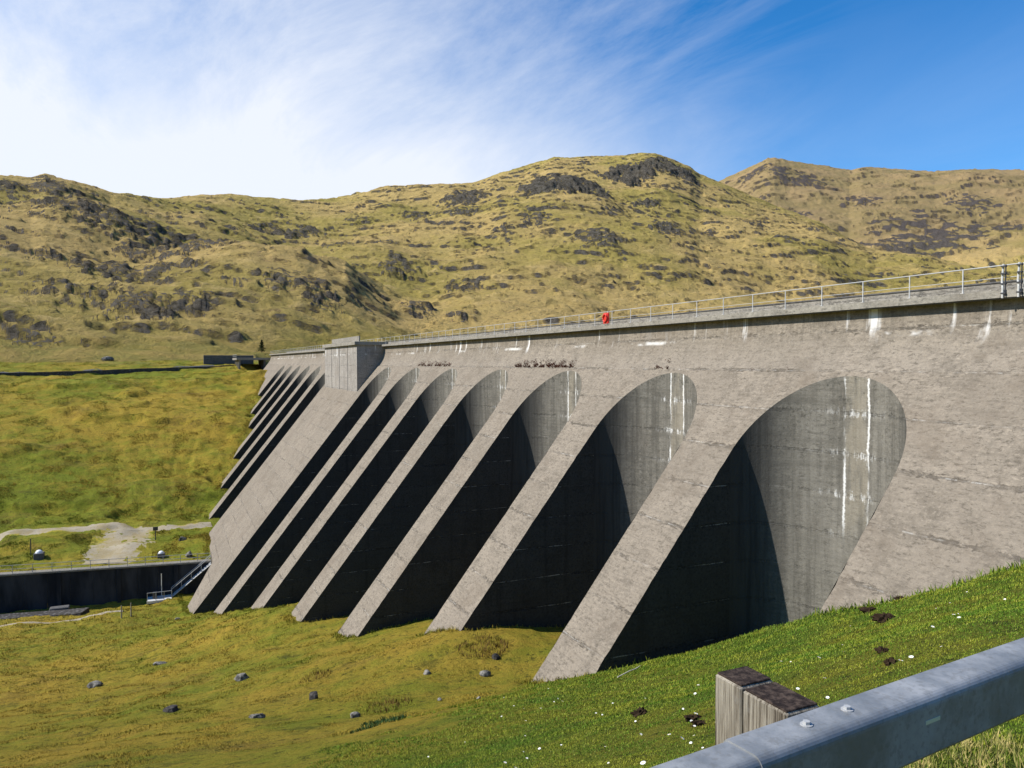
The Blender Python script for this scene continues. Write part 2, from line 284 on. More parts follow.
def hill_material():
    m, n = mat('moor'); P = n.pos()
    Q = n.mapv(P, (1, 1, 1.6), (0, 0, R(20)))
    big = n.noise(P, .006, 5, .6); mid = n.noise(n.mapv(P, (1, 1, 2.2), (0, 0, R(20))), .045, 9, .74, .4); fine = n.noise(Q, .30, 6, .78)
    ochre, olive, gold, brown, dark = (.52, .365, .13), (.38, .295, .078), (.62, .445, .18), (.28, .18, .10), (.066, .052, .03)
    c = n.mix(n.rng(big, .40, .60), olive, ochre)
    c = n.mix(n.m('MULTIPLY', n.rng(mid, .52, .68), .7), c, gold)
    c = n.mix(n.m('MULTIPLY', n.rng(mid, .43, .33), .55), c, brown)
    c = n.mix(n.m('MULTIPLY', n.rng(fine, .45, .35), .75), c, dark)
    c = n.mix(n.m('MULTIPLY', n.rng(fine, .56, .68), .45), c, gold)
    sx = n.add('ShaderNodeSeparateXYZ', {0: P}).outputs
    lowg = n.rng(sx[2], 22., 3.); c = n.mix(n.m('MULTIPLY', lowg, .65), c, n.mix(n.rng(mid, .42, .6), (.15, .16, .02), (.29, .215, .045)))
    # heather and scree on the far mountain
    r2 = n.m('ADD', n.m('MULTIPLY', sx[0], .8), n.m('MULTIPLY', sx[1], -.6)); far = n.rng(r2, 1750., 2300.)
    c = n.mix(n.m('MULTIPLY', far, .55), c, (.20, .135, .095))
    # rock: steep ground and outcrops
    N = n.add('ShaderNodeNewGeometry').outputs['True Normal']; nz = n.add('ShaderNodeSeparateXYZ', {0: N}).outputs[2]
    steep = n.rng(n.m('ADD', nz, n.m('MULTIPLY', n.m('SUBTRACT', fine, .5), .5)), .68, .50)
    rn = n.noise(n.mapv(P, (1, 1, 1.6), (R(12), 0, R(20))), .22, 10, .82, .5)
    rk = n.m('MAXIMUM', n.rng(n.m('ADD', n.attr('rock'), n.m('MULTIPLY', n.m('SUBTRACT', rn, .5), 2.6)), .46, .66), steep)
    rc = n.mix(n.rng(rn, .36, .62), (.040, .036, .030), (.26, .235, .20))
    rc = n.mix(n.m('MULTIPLY', far, .6), rc, (.17, .135, .13))
    c = n.mix(n.m('MULTIPLY', rk, .92), c, rc)
    h = n.m('ADD', n.m('MULTIPLY', mid, 3.), n.m('ADD', n.m('MULTIPLY', fine, 1.2), n.m('MULTIPLY', n.m('MULTIPLY', rn, rk), 9.)))
    n.out(c, .95, n.bump(h, .9, 2.4), spec=.1); return m
TURF, MOOR = ground_material(), hill_material()

# ------------------------------------------------------------------ terrain sheets (one polar survey grid, two materials)
def azimuths(nv):
    a = np.linspace(-61.5, 13.5, nv); lo = np.linspace(-180, -61.5, 60)[:-1]; hi = np.linspace(13.5, 180, 80)[1:]
    return np.radians(np.concatenate([lo, a, hi]))
def terrain(name, radii, nv, mt):
    az = azimuths(nv); RR, AA = np.meshgrid(radii, az, indexing='ij'); x = RR*np.cos(AA); y = RR*np.sin(AA)
    z, rock = height(x, y)
    me = grid_mesh(name, np.stack([x, y, z], -1).reshape(-1, 3), len(radii), len(az))
    a = me.attributes.new('rock', 'FLOAT', 'POINT'); a.data.foreach_set('value', rock.astype(np.float32).ravel())
    return link(name, me, mt, kind='structure')
r1 = np.concatenate([np.geomspace(.4, 60, 260)[:-1], np.linspace(60, 260, 330)])
r2 = np.concatenate([np.linspace(260, 1750, 620)[:-1], np.linspace(1750, 3500, 200)[:-1], np.geomspace(3500, 9000, 25)])
r1b = r1.copy()
terrain('ground', r1b, 760, TURF)
terrain('hills', r2, 1000, MOOR)
# ground disc closing the survey grid below the camera
mb = MB(); nseg = 40; mb.quad(*[(.41*math.cos(2*math.pi*k/nseg), .41*math.sin(2*math.pi*k/nseg), -1.618) for k in range(nseg)]); 
mb.build('ground_underfoot', TURF, kind='structure')
WATER, n = mat('water'); n.out((.02, .04, .05), .08, n.bump(n.noise(n.pos(), .8, 4), .2, .1), spec=.5)
mb = MB(); mb.quad((-40, -31.6, -4), (900, -31.6, -4), (900, -700, -4), (-40, -700, -4)); mb.build('water', WATER, kind='structure')

def gz(x, y): return float(height(np.array([x]), np.array([y]))[0][0])
def ribbon(name, pts, mt, lift=.05, step=.8, across=12):
    P = []
    for (x0, y0, w0), (x1, y1, w1) in zip(pts, pts[1:]):
        k = max(2, int(math.hypot(x1-x0, y1-y0)/step))
        P += [(x0+(x1-x0)*i/k, y0+(y1-y0)*i/k, w0+(w1-w0)*i/k) for i in range(k)]
    P.append(pts[-1]); P = np.array(P, float); d = np.gradient(P[:, :2], axis=0); d /= np.linalg.norm(d, axis=1)[:, None]
    nrm = np.stack([-d[:, 1], d[:, 0]], 1); t = np.linspace(-.5, .5, across)
    jit = 1 + .05*perlin(P[:, 0]*.6, P[:, 1]*.6)
    X = P[:, None, 0] + nrm[:, None, 0]*t*(P[:, 2]*jit)[:, None]; Y = P[:, None, 1] + nrm[:, None, 1]*t*(P[:, 2]*jit)[:, None]
    Z = height(X, Y)[0] + lift*(1.6*(1-np.abs(t*2)**3) - .6)
    me = grid_mesh(name, np.stack([X, Y, Z], -1).reshape(-1, 3), len(P), across)
    at_ = me.attributes.new('edge', 'FLOAT', 'POINT'); at_.data.foreach_set('value', np.ascontiguousarray(np.broadcast_to(np.abs(t*2), X.shape), np.float32).ravel())
    return link(name, me, mt, kind='structure')
GRAVEL, n = mat('gravel'); P = n.pos(); f1 = n.noise(P, .35, 6, .7); f2 = n.noise(P, 4, 4, .7)
c = n.mix(n.rng(f1, .4, .62), (.35, .30, .215), (.30, .24, .13)); c = n.mix(n.rng(n.m('ADD', n.attr('edge'), n.m('MULTIPLY', n.m('SUBTRACT', f1, .5), 2.4)), .62, .95), c, n.mix(n.rng(f2, .4, .6), (.20, .21, .02), (.36, .27, .04))); c = n.mix(n.m('MULTIPLY', n.rng(f2, .5, .3), .5), c, (.14, .12, .07)); n.out(c, .95, n.bump(f2, .5, .05), spec=.1)
ribbon('path', [(137.2, 70, 3.4), (136.8, 40, 3.4), (136.2, 23.5, 2.6), (134.9, 15.5, 2.8), (134.4, 8.7, 4.0), (133.6, 2, 3.2), (134.6, -6, 2.8)], GRAVEL, .10)
ribbon('gravel_yard', [(135, 5.6, 8.), (131, 6.2, 9.5), (126.5, 6.8, 9.4), (122.5, 7.4, 8.4), (118.0, 8.2, 7.)], GRAVEL, .07)

# ------------------------------------------------------------------ concrete
DP0, DM, BAY, C0, PRX, PRY, ZA = 26.1224, .7798, 12.19, 23.27, 4.25, 2.7, -.54
ZJ = -.34
def concrete(name, base=(.254, .216, .169), pocket=False, upper=False, stain=1.):
    m, n = mat(name); P = n.pos(); s = n.add('ShaderNodeSeparateXYZ', {0: P}).outputs
    spk = n.noise(P, 9., 6, .75); md = n.noise(P, .9, 6, .65); lg = n.noise(P, .16, 4, .55)
    vs = n.noise(n.mapv(P, (1.5, 1.5, .10)), 1., 6, .65); vs2 = n.noise(n.mapv(P, (3.5, 3.5, .16), loc=(4, 2, 0)), 1., 4, .6)
    dk = tuple(v*.62 for v in base); lt = tuple(min(1, v*1.28) for v in base)
    c = n.mix(n.rng(md, .25, .60), dk, base); c = n.mix(n.m('MULTIPLY', n.rng(lg, .42, .62), .7), c, base)
    c = n.mix(n.m('MULTIPLY', n.rng(spk, .52, .66), .75), c, lt)
    c = n.mix(n.m('MULTIPLY', n.rng(spk, .46, .33), .8), c, tuple(v*.42 for v in base))
    c = n.mix(n.m('MULTIPLY', n.rng(vs, .52, .70), .42*stain), c, tuple(v*.45 for v in base))
    ag = n.noise(n.mapv(P, (1.2, 3.2, 3.2)), 2.6, 8, .8, .3)
    c = n.mix(n.m('MULTIPLY', n.rng(ag, .48, .38), .9), c, tuple(v*.42 for v in base)); c = n.mix(n.m('MULTIPLY', n.rng(ag, .54, .64), .8), c, lt)
    # lift joints every 1.72 m
    wob = n.m('MULTIPLY', n.m('SUBTRACT', n.noise(P, .5, 3), .5), .10)
    zz = n.m('ADD', n.m('SUBTRACT', s[2], ZJ), wob)
    fr = n.m('ABSOLUTE', n.m('SUBTRACT', n.m('FRACT', n.m('ADD', n.m('DIVIDE', zz, 1.72), 100.5)), .5))      # 0 at a joint
    brk = n.rng(n.noise(n.mapv(P, (1, 1, .3), loc=(9, 0, 0)), .35, 4, .7), .47, .60)
    jw = n.m('MULTIPLY', n.rng(fr, .020, .006), n.m('ADD', n.m('MULTIPLY', brk, .85), .12))
    jd = n.m('MULTIPLY', n.rng(n.m('ADD', fr, n.m('MULTIPLY', n.m('SUBTRACT', ag, .5), .35)), .045, .005), n.rng(n.noise(P, .45, 5, .75), .42, .58))
    c = n.mix(n.m('MULTIPLY', jd, .75), c, tuple(v*.28 for v in base))
    c = n.mix(n.m('MULTIPLY', n.m('MULTIPLY', n.rng(fr, .16, .0), n.rng(ag, .50, .62)), .35), c, lt)
    c = n.mix(n.m('MULTIPLY', n.m('MULTIPLY', jw, n.rng(n.noise(P, 2.2, 5, .8), .42, .58)), .55), c, (.55, .53, .49))
    bdr = n.noise(n.mapv(P, (.35, .35, 7.)), 1., 4, .7); c = n.mix(n.m('MULTIPLY', n.rng(bdr, .53, .66), .38), c, tuple(v*.55 for v in base))
    blm = n.noise(n.mapv(P, loc=(31, 7, 3)), .32, 8, .75); c = n.mix(n.m('MULTIPLY', n.rng(blm, .50, .64), .42), c, tuple(v*a_ for v, a_ in zip(base, (.62, .58, .55))))
    # every lift has its own tone
    lid = n.m('FLOOR', n.m('DIVIDE', n.m('SUBTRACT', s[2], ZJ), 1.72))
    xid = n.m('FLOOR', n.m('DIVIDE', s[0], 6.1))
    wn = n.add('ShaderNodeTexWhiteNoise', {'Vector': n.add('ShaderNodeCombineXYZ', {0: lid, 1: xid}).outputs[0]}, noise_dimensions='3D').outputs[0]
    c = n.mix(n.m('MULTIPLY', wn, .28), c, dk)
    h = n.m('ADD', n.m('MULTIPLY', n.m('ADD', spk, ag), .5), n.m('ADD', n.m('MULTIPLY', md, .5), n.m('MULTIPLY', jd, -1.)))
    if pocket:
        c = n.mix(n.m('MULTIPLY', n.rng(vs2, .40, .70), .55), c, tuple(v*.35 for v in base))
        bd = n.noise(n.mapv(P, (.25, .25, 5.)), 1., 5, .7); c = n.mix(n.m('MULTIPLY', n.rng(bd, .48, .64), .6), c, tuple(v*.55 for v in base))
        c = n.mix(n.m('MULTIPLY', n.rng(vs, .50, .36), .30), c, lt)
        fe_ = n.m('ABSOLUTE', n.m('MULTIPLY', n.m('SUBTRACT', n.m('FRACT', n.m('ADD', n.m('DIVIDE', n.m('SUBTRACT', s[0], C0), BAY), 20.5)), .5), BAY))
        c = n.mix(n.rng(fe_, 2.3, 4.25), c, n.mix(n.rng(vs2, .4, .7), (.055, .054, .05), (.035, .034, .032)))  # colour darkened towards the buttress sides to stand for their shade
        # weathered, chalk-lined joint strip at the middle of each bay
        fx = n.m('MULTIPLY', n.m('SUBTRACT', n.m('FRACT', n.m('ADD', n.m('DIVIDE', n.m('SUBTRACT', s[0], C0-.28), BAY), 20.5)), .5), BAY)
        fx = n.m('ABSOLUTE', n.m('ADD', fx, n.m('MULTIPLY', n.m('SUBTRACT', n.noise(P, .8, 3), .5), .25)))
        dep = n.rng(n.m('ADD', s[2], n.m('MULTIPLY', lg, 4.)), -5.5, -4.0)
        line = n.m('MULTIPLY', n.rng(n.m('ABSOLUTE', n.m('ADD', n.m('SUBTRACT', fx, .62), n.m('MULTIPLY', n.m('SUBTRACT', ag, .5), .25))), .085, .02), n.m('MULTIPLY', dep, n.rng(n.noise(n.mapv(P, (1, 1, .25)), 1.2, 4, .7), .40, .52)))
        inn = n.m('MULTIPLY', n.rng(fx, .62, .55), n.m('MULTIPLY', dep, n.rng(n.noise(n.mapv(P, (1.5, 1.5, .4), loc=(0, 5, 2)), .8, 4, .7), .38, .6)))
        c = n.mix(n.m('MULTIPLY', inn, .28), c, (.42, .36, .26)); c = n.mix(n.m('MULTIPLY', line, .85), c, (.78, .77, .74))
        blot = n.m('MULTIPLY', n.m('MULTIPLY', n.rng(fx, 2.2, .6), n.rng(n.m('ADD', fr, n.m('MULTIPLY', n.m('SUBTRACT', spk, .5), .5)), .12, .01)), n.rng(n.noise(n.mapv(P, (2.4, 2.4, .4)), 1.3, 6, .75), .48, .62))
        c = n.mix(n.m('MULTIPLY', n.m('MULTIPLY', blot, dep), .85), c, (.80, .79, .76))
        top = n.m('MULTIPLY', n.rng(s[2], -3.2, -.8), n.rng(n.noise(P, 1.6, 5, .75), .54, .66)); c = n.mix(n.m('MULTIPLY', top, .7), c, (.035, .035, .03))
    if upper:
        # lime runs below the walkway and along the joint
        st = n.noise(n.mapv(P, (1.1, 1., .07)), 1., 5, .62); ms = n.noise(P, .11, 2, .5)
        run = n.m('MULTIPLY', n.rng(st, .55, .64), n.m('MULTIPLY', n.rng(n.m('ADD', s[2], n.m('MULTIPLY', n.noise(n.mapv(P, (1, 1, .1)), .7, 2), 2.2)), 1.9, 2.9), n.m('MULTIPLY', n.rng(ms, .34, .46), n.rng(vs2, .38, .56))))
        c = n.mix(n.m('MULTIPLY', run, .85), c, (.80, .79, .77))
        run2 = n.m('MULTIPLY', n.rng(n.noise(n.mapv(P, (.35, 1, .5), loc=(3, 3, 3)), .6, 5, .7), .52, .64), n.rng(n.m('ABSOLUTE', n.m('SUBTRACT', s[2], n.m('ADD', 1.18, wob))), .16, .02))
        c = n.mix(n.m('MULTIPLY', run2, .7), c, (.74, .73, .70))
        ds = n.noise(n.mapv(P, (2.6, 1, .10), loc=(7, 1, 0)), 1., 4, .6); dd = n.m('MULTIPLY', n.rng(ds, .52, .66), n.rng(s[2], .2, 2.2)); c = n.mix(n.m('MULTIPLY', dd, .45), c, tuple(v*.4 for v in base))
        pit = n.m('MULTIPLY', n.rng(n.noise(n.mapv(P, (1, 1, 1.6)), 2.6, 5, .8), .58, .64), n.m('MULTIPLY', n.rng(n.m('ABSOLUTE', n.m('SUBTRACT', s[2], ZJ+.1)), .30, .05), n.rng(n.noise(P, .12, 2), .46, .58)))
        c = n.mix(n.m('MULTIPLY', pit, .85), c, (.06, .035, .025))
    n.out(c, .93, n.bump(h, .55, .06), spec=.15); return m
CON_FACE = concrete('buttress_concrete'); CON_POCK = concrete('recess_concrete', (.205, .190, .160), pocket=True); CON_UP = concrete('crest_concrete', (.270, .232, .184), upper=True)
CON_SIDE_SHADE = concrete('side_shade_concrete', (.055, .054, .05), pocket=False, stain=1.4); CON_LEDGE = concrete('walkway_concrete', (.31, .285, .24), stain=1.6); CON_DARK = concrete('dark_concrete', (.14, .135, .13), stain=1.2)  # side concrete near black: shade of the buttress sides put into its colour

# ------------------------------------------------------------------ the dam
def yface(z): return -(DP0 + DM*z)
def zface(y): return (-y - DP0)/DM
YJ = yface(ZJ); YA = yface(ZA); YTOE = yface(-37.); ZB = -41.
NPOCK = [k for k in list(range(0, 7)) + list(range(9, 15))]
X0, X1 = -14., 232.
dam = empty('dam', ((X0+X1)/2, -27, 0), label='massive concrete buttress dam with a row of arched recesses crossing the valley', cat='dam')
def dpart(name, mb, mt, smooth=False):
    o = mb.build(name, mt, smooth=smooth); o.parent = dam; o.matrix_parent_inverse = dam.matrix_world.inverted(); o.location = -dam.location; o.matrix_parent_inverse.identity(); return o
def arc(k, side, n=22):
    # half of the rounded recess plan, from the bay centre outwards (side +1 towards far end)
    c = C0 + k*BAY
    return [(c + side*PRX*math.sin(t), YA + PRY - PRY*math.cos(t)) for t in [math.pi/2*i/n for i in range(n+1)]]
def buttress(xa, xb, pa, pb):
    """solid buttress between x=xa and x=xb; pa / pb: recess index on that side or None for a flat end"""
    f = MB(); w_ = MB()
    top = YJ; cols = []
    left = [(x, y) for x, y in arc(pa, 1)] if pa is not None else [(xa, YTOE)]
    right = [(x, y) for x, y in arc(pb, -1)][::-1] if pb is not None else [(xb, YTOE)]
    fp = lambda x, y: (x, y, zface(y))
    for (x0, y0), (x1, y1) in zip(left, left[1:]): f.quad(fp(x0, top), fp(x1, top), fp(x1, y1), fp(x0, y0))
    for (x0, y0), (x1, y1) in zip(right, right[1:]): f.quad(fp(x0, top), fp(x1, top), fp(x1, y1), fp(x0, y0))
    xl, xr = left[-1][0], right[0][0]
    ny = 150; ys = [top + (YTOE-top)*i/ny for i in range(ny+1)]
    ys = sorted(ys + [YA+PRY])
    ch = lambda y, q: max(0., .085*float(perlin(np.array(y*1.7+q), np.array(q*3.3))) - .012) + max(0., .10*float(perlin(np.array(y*6.1+q), np.array(q*1.3))) - .035)
    gate = lambda y: 1. if y > YA+PRY+.15 else 0.
    c0_ = [ch(y, xl)*gate(y) for y in ys]; c1_ = [ch(y, xr+50)*gate(y) for y in ys]
    for i, (y0, y1) in enumerate(zip(ys, ys[1:])): f.quad(fp(xl+c0_[i], y0), fp(xr-c1_[i], y0), fp(xr-c1_[i+1], y1), fp(xl+c0_[i+1], y1))
    if pa == 6 and pb == 9:                 # its far toe is cut back towards the channel stairs
        f.v.clear(); f.f.clear(); 
        for (x0, y0), (x1, y1) in zip(left, left[1:]): f.quad(fp(x0, top), fp(x1, top), fp(x1, y1), fp(x0, y0))
        for (x0, y0), (x1, y1) in zip(right, right[1:]): f.quad(fp(x0, top), fp(x1, top), fp(x1, y1), fp(x0, y0))
        q_ = [(xl, top), (xr, top), (xr, -5.1), (111.6, -5.1), (106.9, -2.1), (103.5, 0.), (xl, 0.)]
        f.quad(*[fp(*p) for p in q_])
        for a_, b_ in zip(q_[2:], q_[3:]): f.quad(fp(*a_), fp(*b_), (*b_, ZB), (*a_, ZB))
    f.quad(fp(xl, YTOE), fp(xr, YTOE), (xr, YTOE, ZB), (xl, YTOE, ZB)) if not (pa == 6 and pb == 9) else None
    def curtain(pts, rev):
        for (x0, y0), (x1, y1) in zip(pts, pts[1:]):
            q = [fp(x0, y0), fp(x1, y1), (x1, y1, ZB), (x0, y0, ZB)]; w_.quad(*(q[::-1] if rev else q))
    yt_ = 0. if (pa == 6 and pb == 9) else YTOE; yy = [YA+PRY + (yt_-YA-PRY)*i/8 for i in range(9)]
    if pa is not None: curtain(left, False)
    else: pass
    o = dpart('buttress', f, CON_FACE)
    for p_, side in ((pa, 0), (pb, 1)):
        if side == 1 and p_ is not None: w_ = MB(); curtain(right, False)
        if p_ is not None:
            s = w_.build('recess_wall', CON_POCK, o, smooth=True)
        w2 = w_; w_ = MB()
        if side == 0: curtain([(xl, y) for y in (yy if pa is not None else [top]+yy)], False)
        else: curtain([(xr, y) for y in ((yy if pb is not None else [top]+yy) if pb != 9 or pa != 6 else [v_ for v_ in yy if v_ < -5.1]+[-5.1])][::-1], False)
        w_.build('side_wall', CON_SIDE_SHADE, o, smooth=True)
    return o
b0 = buttress(X0, C0, None, 0); b0['label'] = 'broad solid end block of the dam beside the grassy bank'
for k in range(0, 6): buttress(C0+k*BAY, C0+(k+1)*BAY, k, k+1)
bg_ = buttress(C0+6*BAY, C0+9*BAY, 6, 9); bg_['label'] = 'extra wide solid buttress below the square tower block'
for k in range(9, 14): buttress(C0+k*BAY, C0+(k+1)*BAY, k, k+1)
buttress(C0+14*BAY, X1, 14, None)
# curved upper wall between the joint and the walkway
YW = -26.86
prof = [(YJ, ZJ)]
for i in range(1, 13):
    t = i/12; z = ZJ + 2.3*t; prof.append((YJ - (.78*2.3*t - .78*2.3*t*t/2)*((YJ-YW)/(.78*2.3/2)), z))
prof.append((YW, 2.27))
mb = MB(); xs = np.linspace(X0, X1, 60)
for (ya, za), (yb, zb) in zip(prof, prof[1:]):
    for xa, xb in zip(xs, xs[1:]): mb.quad((xa, ya, za), (xb, ya, za), (xb, yb, zb), (xa, yb, zb))
dpart('upper_wall', mb, CON_UP, smooth=True)
mb = MB(); mb.quad((X0, -31.5, 2.27), (X1, -31.5, 2.27), (X1, -31.5, ZB), (X0, -31.5, ZB))
for x in (X0, X1): mb.quad(*([(x, -31.5, 2.27), (x, YW, 2.27)] + [(x, y, z) for y, z in prof[::-1][1:]] + [(x, YTOE, zface(YTOE)), (x, YTOE, ZB), (x, -31.5, ZB)]))
dpart('upstream_wall', mb, CON_UP)
# walkway slab with kerb, parapet upstream
YL = -26.42
mb = MB(); mb.box(X0, X1, -31.52, YL-.30, 2.274, 2.36); dpart('roadway', mb, CON_LEDGE)
mb = MB(); mbL = MB(); mbR = MB()
n_seg = 41; TXA, TXB = 103.05, 126.95
mbL.box(X0, TXA, YL-.302, YL, 2.272, 2.53); mbR.box(TXB, X1, YL-.302, YL, 2.272, 2.53)
dpart('kerb', mbL, CON_LEDGE); dpart('kerb', mbR, CON_LEDGE)
mb = MB()
for i in range(1):
    mb.box(X0, X1, -31.50, -31.25, 2.362, 3.30)
dpart('parapet', mb, CON_LEDGE)
mb = MB(); mb.box(X0, X1, -31.54, -31.2, 3.302, 3.36, .015); dpart('parapet_coping', mb, CON_DARK)
dpart('soffit_shade', MB().box(X0, TXA, YW-.02, YL-.03, 2.245, 2.270).box(TXB, X1, YW-.02, YL-.03, 2.245, 2.270), CON_DARK)  # dark strip added under the walkway overhang to deepen its shadow band
# tower block
TX0, TX1, TY = 103.3, 126.7, -23.1
tw = dpart('tower_block', MB().box(TX0, TX1, YW-.3, TY, -6.5, 2.46), concrete('tower_concrete', (.35, .32, .285), upper=True, stain=1.5))
cp = MB().box(TX0-.25, TX1+.25, YW-.5, TY+.35, 2.464, 2.92, .03).build('cap_slab', CON_LEDGE, tw)
for i in range(1, 4):
    x = TX0 + (TX1-TX0)*i/4; MB().box(x-.05, x+.05, TY-.01, TY+.035, -5, 2.46).build('panel_joint', CON_DARK, tw)
MB().box(TX0+2, TX1-2, TY-.9, TY-.75, 2.924, 3.75).build('tower_parapet', CON_LEDGE, tw)

# ------------------------------------------------------------------ railings
def metal(name, col, rough=.45, met=.8, rust=.15):
    m, n = mat(name); P = n.pos(); a = n.noise(P, 6, 5, .7)
    c = n.mix(n.m('MULTIPLY', n.rng(a, .55, .72), rust), col, (.20, .09, .04)); n.out(c, rough, n.bump(a, .15, .01), metal=met, spec=.5); return m
GALV = metal('galvanised_steel', (.42, .42, .41), .6, .15); WHITE = metal('weathered_white_paint', (.60, .59, .56), .6, 0., .3); DARKM = metal('dark_steel', (.06, .06, .065), .5, .4)
rl = empty('crest_railing', (X0, YL-.1, 2.53), label='long thin steel handrail running along the downstream kerb of the dam crest', cat='railing')
def rpart(name, mb, mt, par): o = mb.build(name, mt); o.parent = par; o.location = -par.location; return o
yr = YL-.12
rpart('top_rail', MB().tube([(x, yr, 3.40) for x in np.linspace(9, 231, 40)], .021, 6), GALV, rl)
rpart('middle_rail', MB().tube([(x, yr, 2.97) for x in np.linspace(9, 231, 40)], .013, 6), GALV, rl)
base_post = None
xk = 10.2
while xk < 231:
    me_x = xk
    if base_post is None:
        pm = MB().tube([(0, 0, 2.53), (0, 0, 3.40)], .022, 6).box(-.06, .06, -.06, .06, 2.532, 2.55)
        base_post = pm.build('post', WHITE); o = base_post
    else: o = base_post.copy(); C.collection.objects.link(o)
    o.parent = rl; o.location = (xk-rl.location.x, yr-rl.location.y, -rl.location.z)
    xk += 2.22
# double A-frame brackets near the camera end of the crest
for j, x in enumerate((16.95, 17.5)):
    a = empty('rail_bracket', (x, yr+.10, 2.27), label=['pale steel bracket clamped over the dam kerb, nearer the right edge of the picture', 'pale steel bracket clamped over the dam kerb, second from the right edge of the picture'][j], cat='bracket', group='steel brackets clamped to the dam kerb')
    b = MB().tube([(0, .06, -.02), (0, .06, .35), (.05, .02, .55), (.02, 0, 1.16)], .035, 6).build('stanchion', WHITE, a)
    MB().tube([(-.09, .06, .04), (-.09, .04, 1.13)], .022, 6).build('stanchion', DARKM, a)
    for z in (.12, .45, .8, 1.05): MB().box(-.12, .06, .0, .10, z, z+.05, .008).build('clamp', DARKM, a)
# lifebuoy on its post
REDM, n = mat('red_plastic'); n.out((.62, .035, .02), .45, spec=.5)
lb = empty('lifebuoy_station', (43.95, yr+.08, 2.53), label='red lifebuoy housing fixed to the crest railing of the dam', cat='lifebuoy')
MB().box(-.32, .32, .0, .16, .08, .78, .05).build('housing', REDM, lb)
ring = MB().tube([(.24*math.cos(t), .20, .44+.24*math.sin(t)) for t in np.linspace(0, 2*math.pi, 25)], .055, 8); ring.build('ring', REDM, lb, smooth=True)
MB().tube([(0, -.03, 0), (0, -.03, .9)], .03).build('post', WHITE, lb)

# red heather rooted in the joint of the dam
HEATH, n = mat('dry_heather'); n.out(n.mix(n.noise(n.pos(), 5, 3), (.05, .02, .015), (.17, .05, .03)), .95, spec=.05)
def tuft_mesh(name, pts, hmin, hmax, wd, mt, lean=(0, .5, .6), seed=1, scale=None, single=False, **kw):
    """many thin curved blades: one triangle pair each"""
    rs = np.random.RandomState(seed); P = np.asarray(pts, float); N = len(P)
    h = rs.uniform(hmin, hmax, N)*(1 if scale is None else scale); a = rs.uniform(0, 2*np.pi, N); side = np.stack([np.cos(a), np.sin(a), np.zeros(N)], 1)*(wd*rs.uniform(.6, 1.4, N)*(1 if scale is None else scale))[:, None]
    ln = np.stack([rs.normal(0, .35, N)+lean[0], rs.normal(0, .35, N)+lean[1], np.full(N, 1.)*lean[2]], 1); ln /= np.linalg.norm(ln, axis=1)[:, None]
    mid = P + ln*(h*.55)[:, None] + np.array([0, 0, 1])*(h*.12)[:, None]; tip = P + ln*h[:, None]
    if single:
        V = np.stack([P-side, P+side, tip], 1).reshape(-1, 3); me = bpy.data.meshes.new(name); fill(me, V, np.arange(N*3).reshape(-1, 3)); return link(name, me, mt, **kw)
    V = np.stack([P-side, P+side, mid+side*.7, mid-side*.7, tip], 1).reshape(-1, 3)
    b = np.arange(N)[:, None]*5; F = np.concatenate([b+np.array([0, 1, 2]), b+np.array([0, 2, 3]), b+np.array([3, 2, 4])])
    me = bpy.data.meshes.new(name); fill(me, V, F); return link(name, me, mt, **kw)
rs = np.random.RandomState(3)
def joint_tufts(xa, xb, n_, lab, seed):
    x = rs.uniform(xa, xb, n_); z = ZJ + rs.uniform(-.02, .62, n_)*rs.uniform(.1, 1, n_)
    y = np.array([np.interp(zz, [q[1] for q in prof], [q[0] for q in prof]) for zz in z])
    kk_ = perlin(x*1.3, z*3) > -.15; x = x[kk_]; y = y[kk_]; z = z[kk_]
    tuft_mesh('heather_clump', np.stack([x, y, z], 1), .08, .30, .022, HEATH, (0, .6, .35), seed, label=lab, cat='plant')
def xj(px): # crest joint position along the dam for a bearing
    a = math.atan((px-512)/FOC) + YAW; return 25.86/math.tan(a)
joint_tufts(xj(574), xj(515), 1500, 'longest dry red heather clump rooted in the joint above the middle arches', 1)
joint_tufts(xj(450), xj(418), 800, 'dry heather clump in the wall joint above the arch left of the longest clump', 2)
joint_tufts(xj(668), xj(655), 90, 'sparse brown plants in the wall joint just left of the second arch from the right', 3)

# ------------------------------------------------------------------ far end of the dam
fe = empty('intake_structure', (236, -24, -3), label='small concrete deck on pillars at the far end of the dam', cat='building')
rpart('deck', MB().box(232.6, 248, -27.5, -17.5, .9, 1.5, .04), CON_LEDGE, fe)
for i in range(6): rpart('pillar', MB().box(233+i*2.6, 233.5+i*2.6, -18.6, -18.1, -4, .9), CON_LEDGE, fe)
rpart('back_wall', MB().box(233, 248, -25.5, -25, -6, .9), CON_DARK, fe)
rpart('guard_rail', MB().tube([(233, -17.6, 2.4), (248, -17.6, 2.4)], .05).tube([(233, -17.6, 1.95), (248, -17.6, 1.95)], .04), GALV, fe)
MB().box(252, 253, -24, -9.5, -5, 2.4, .05).build('retaining_wall', CON_DARK, label='short dark retaining wall just left of the pillared deck', cat='wall')
STONE, n = mat('dry_stone'); v = n.add('ShaderNodeTexVoronoi', {'Vector': n.mapv(n.pos(), (1, 1, 1.8)), 'Scale': 2.2}); n.out(n.mix(n.rng(v.outputs['Distance'], .1, .5), (.16, .15, .14), (.06, .055, .05)), .95, n.bump(v.outputs['Distance'], .8, .1), spec=.1)
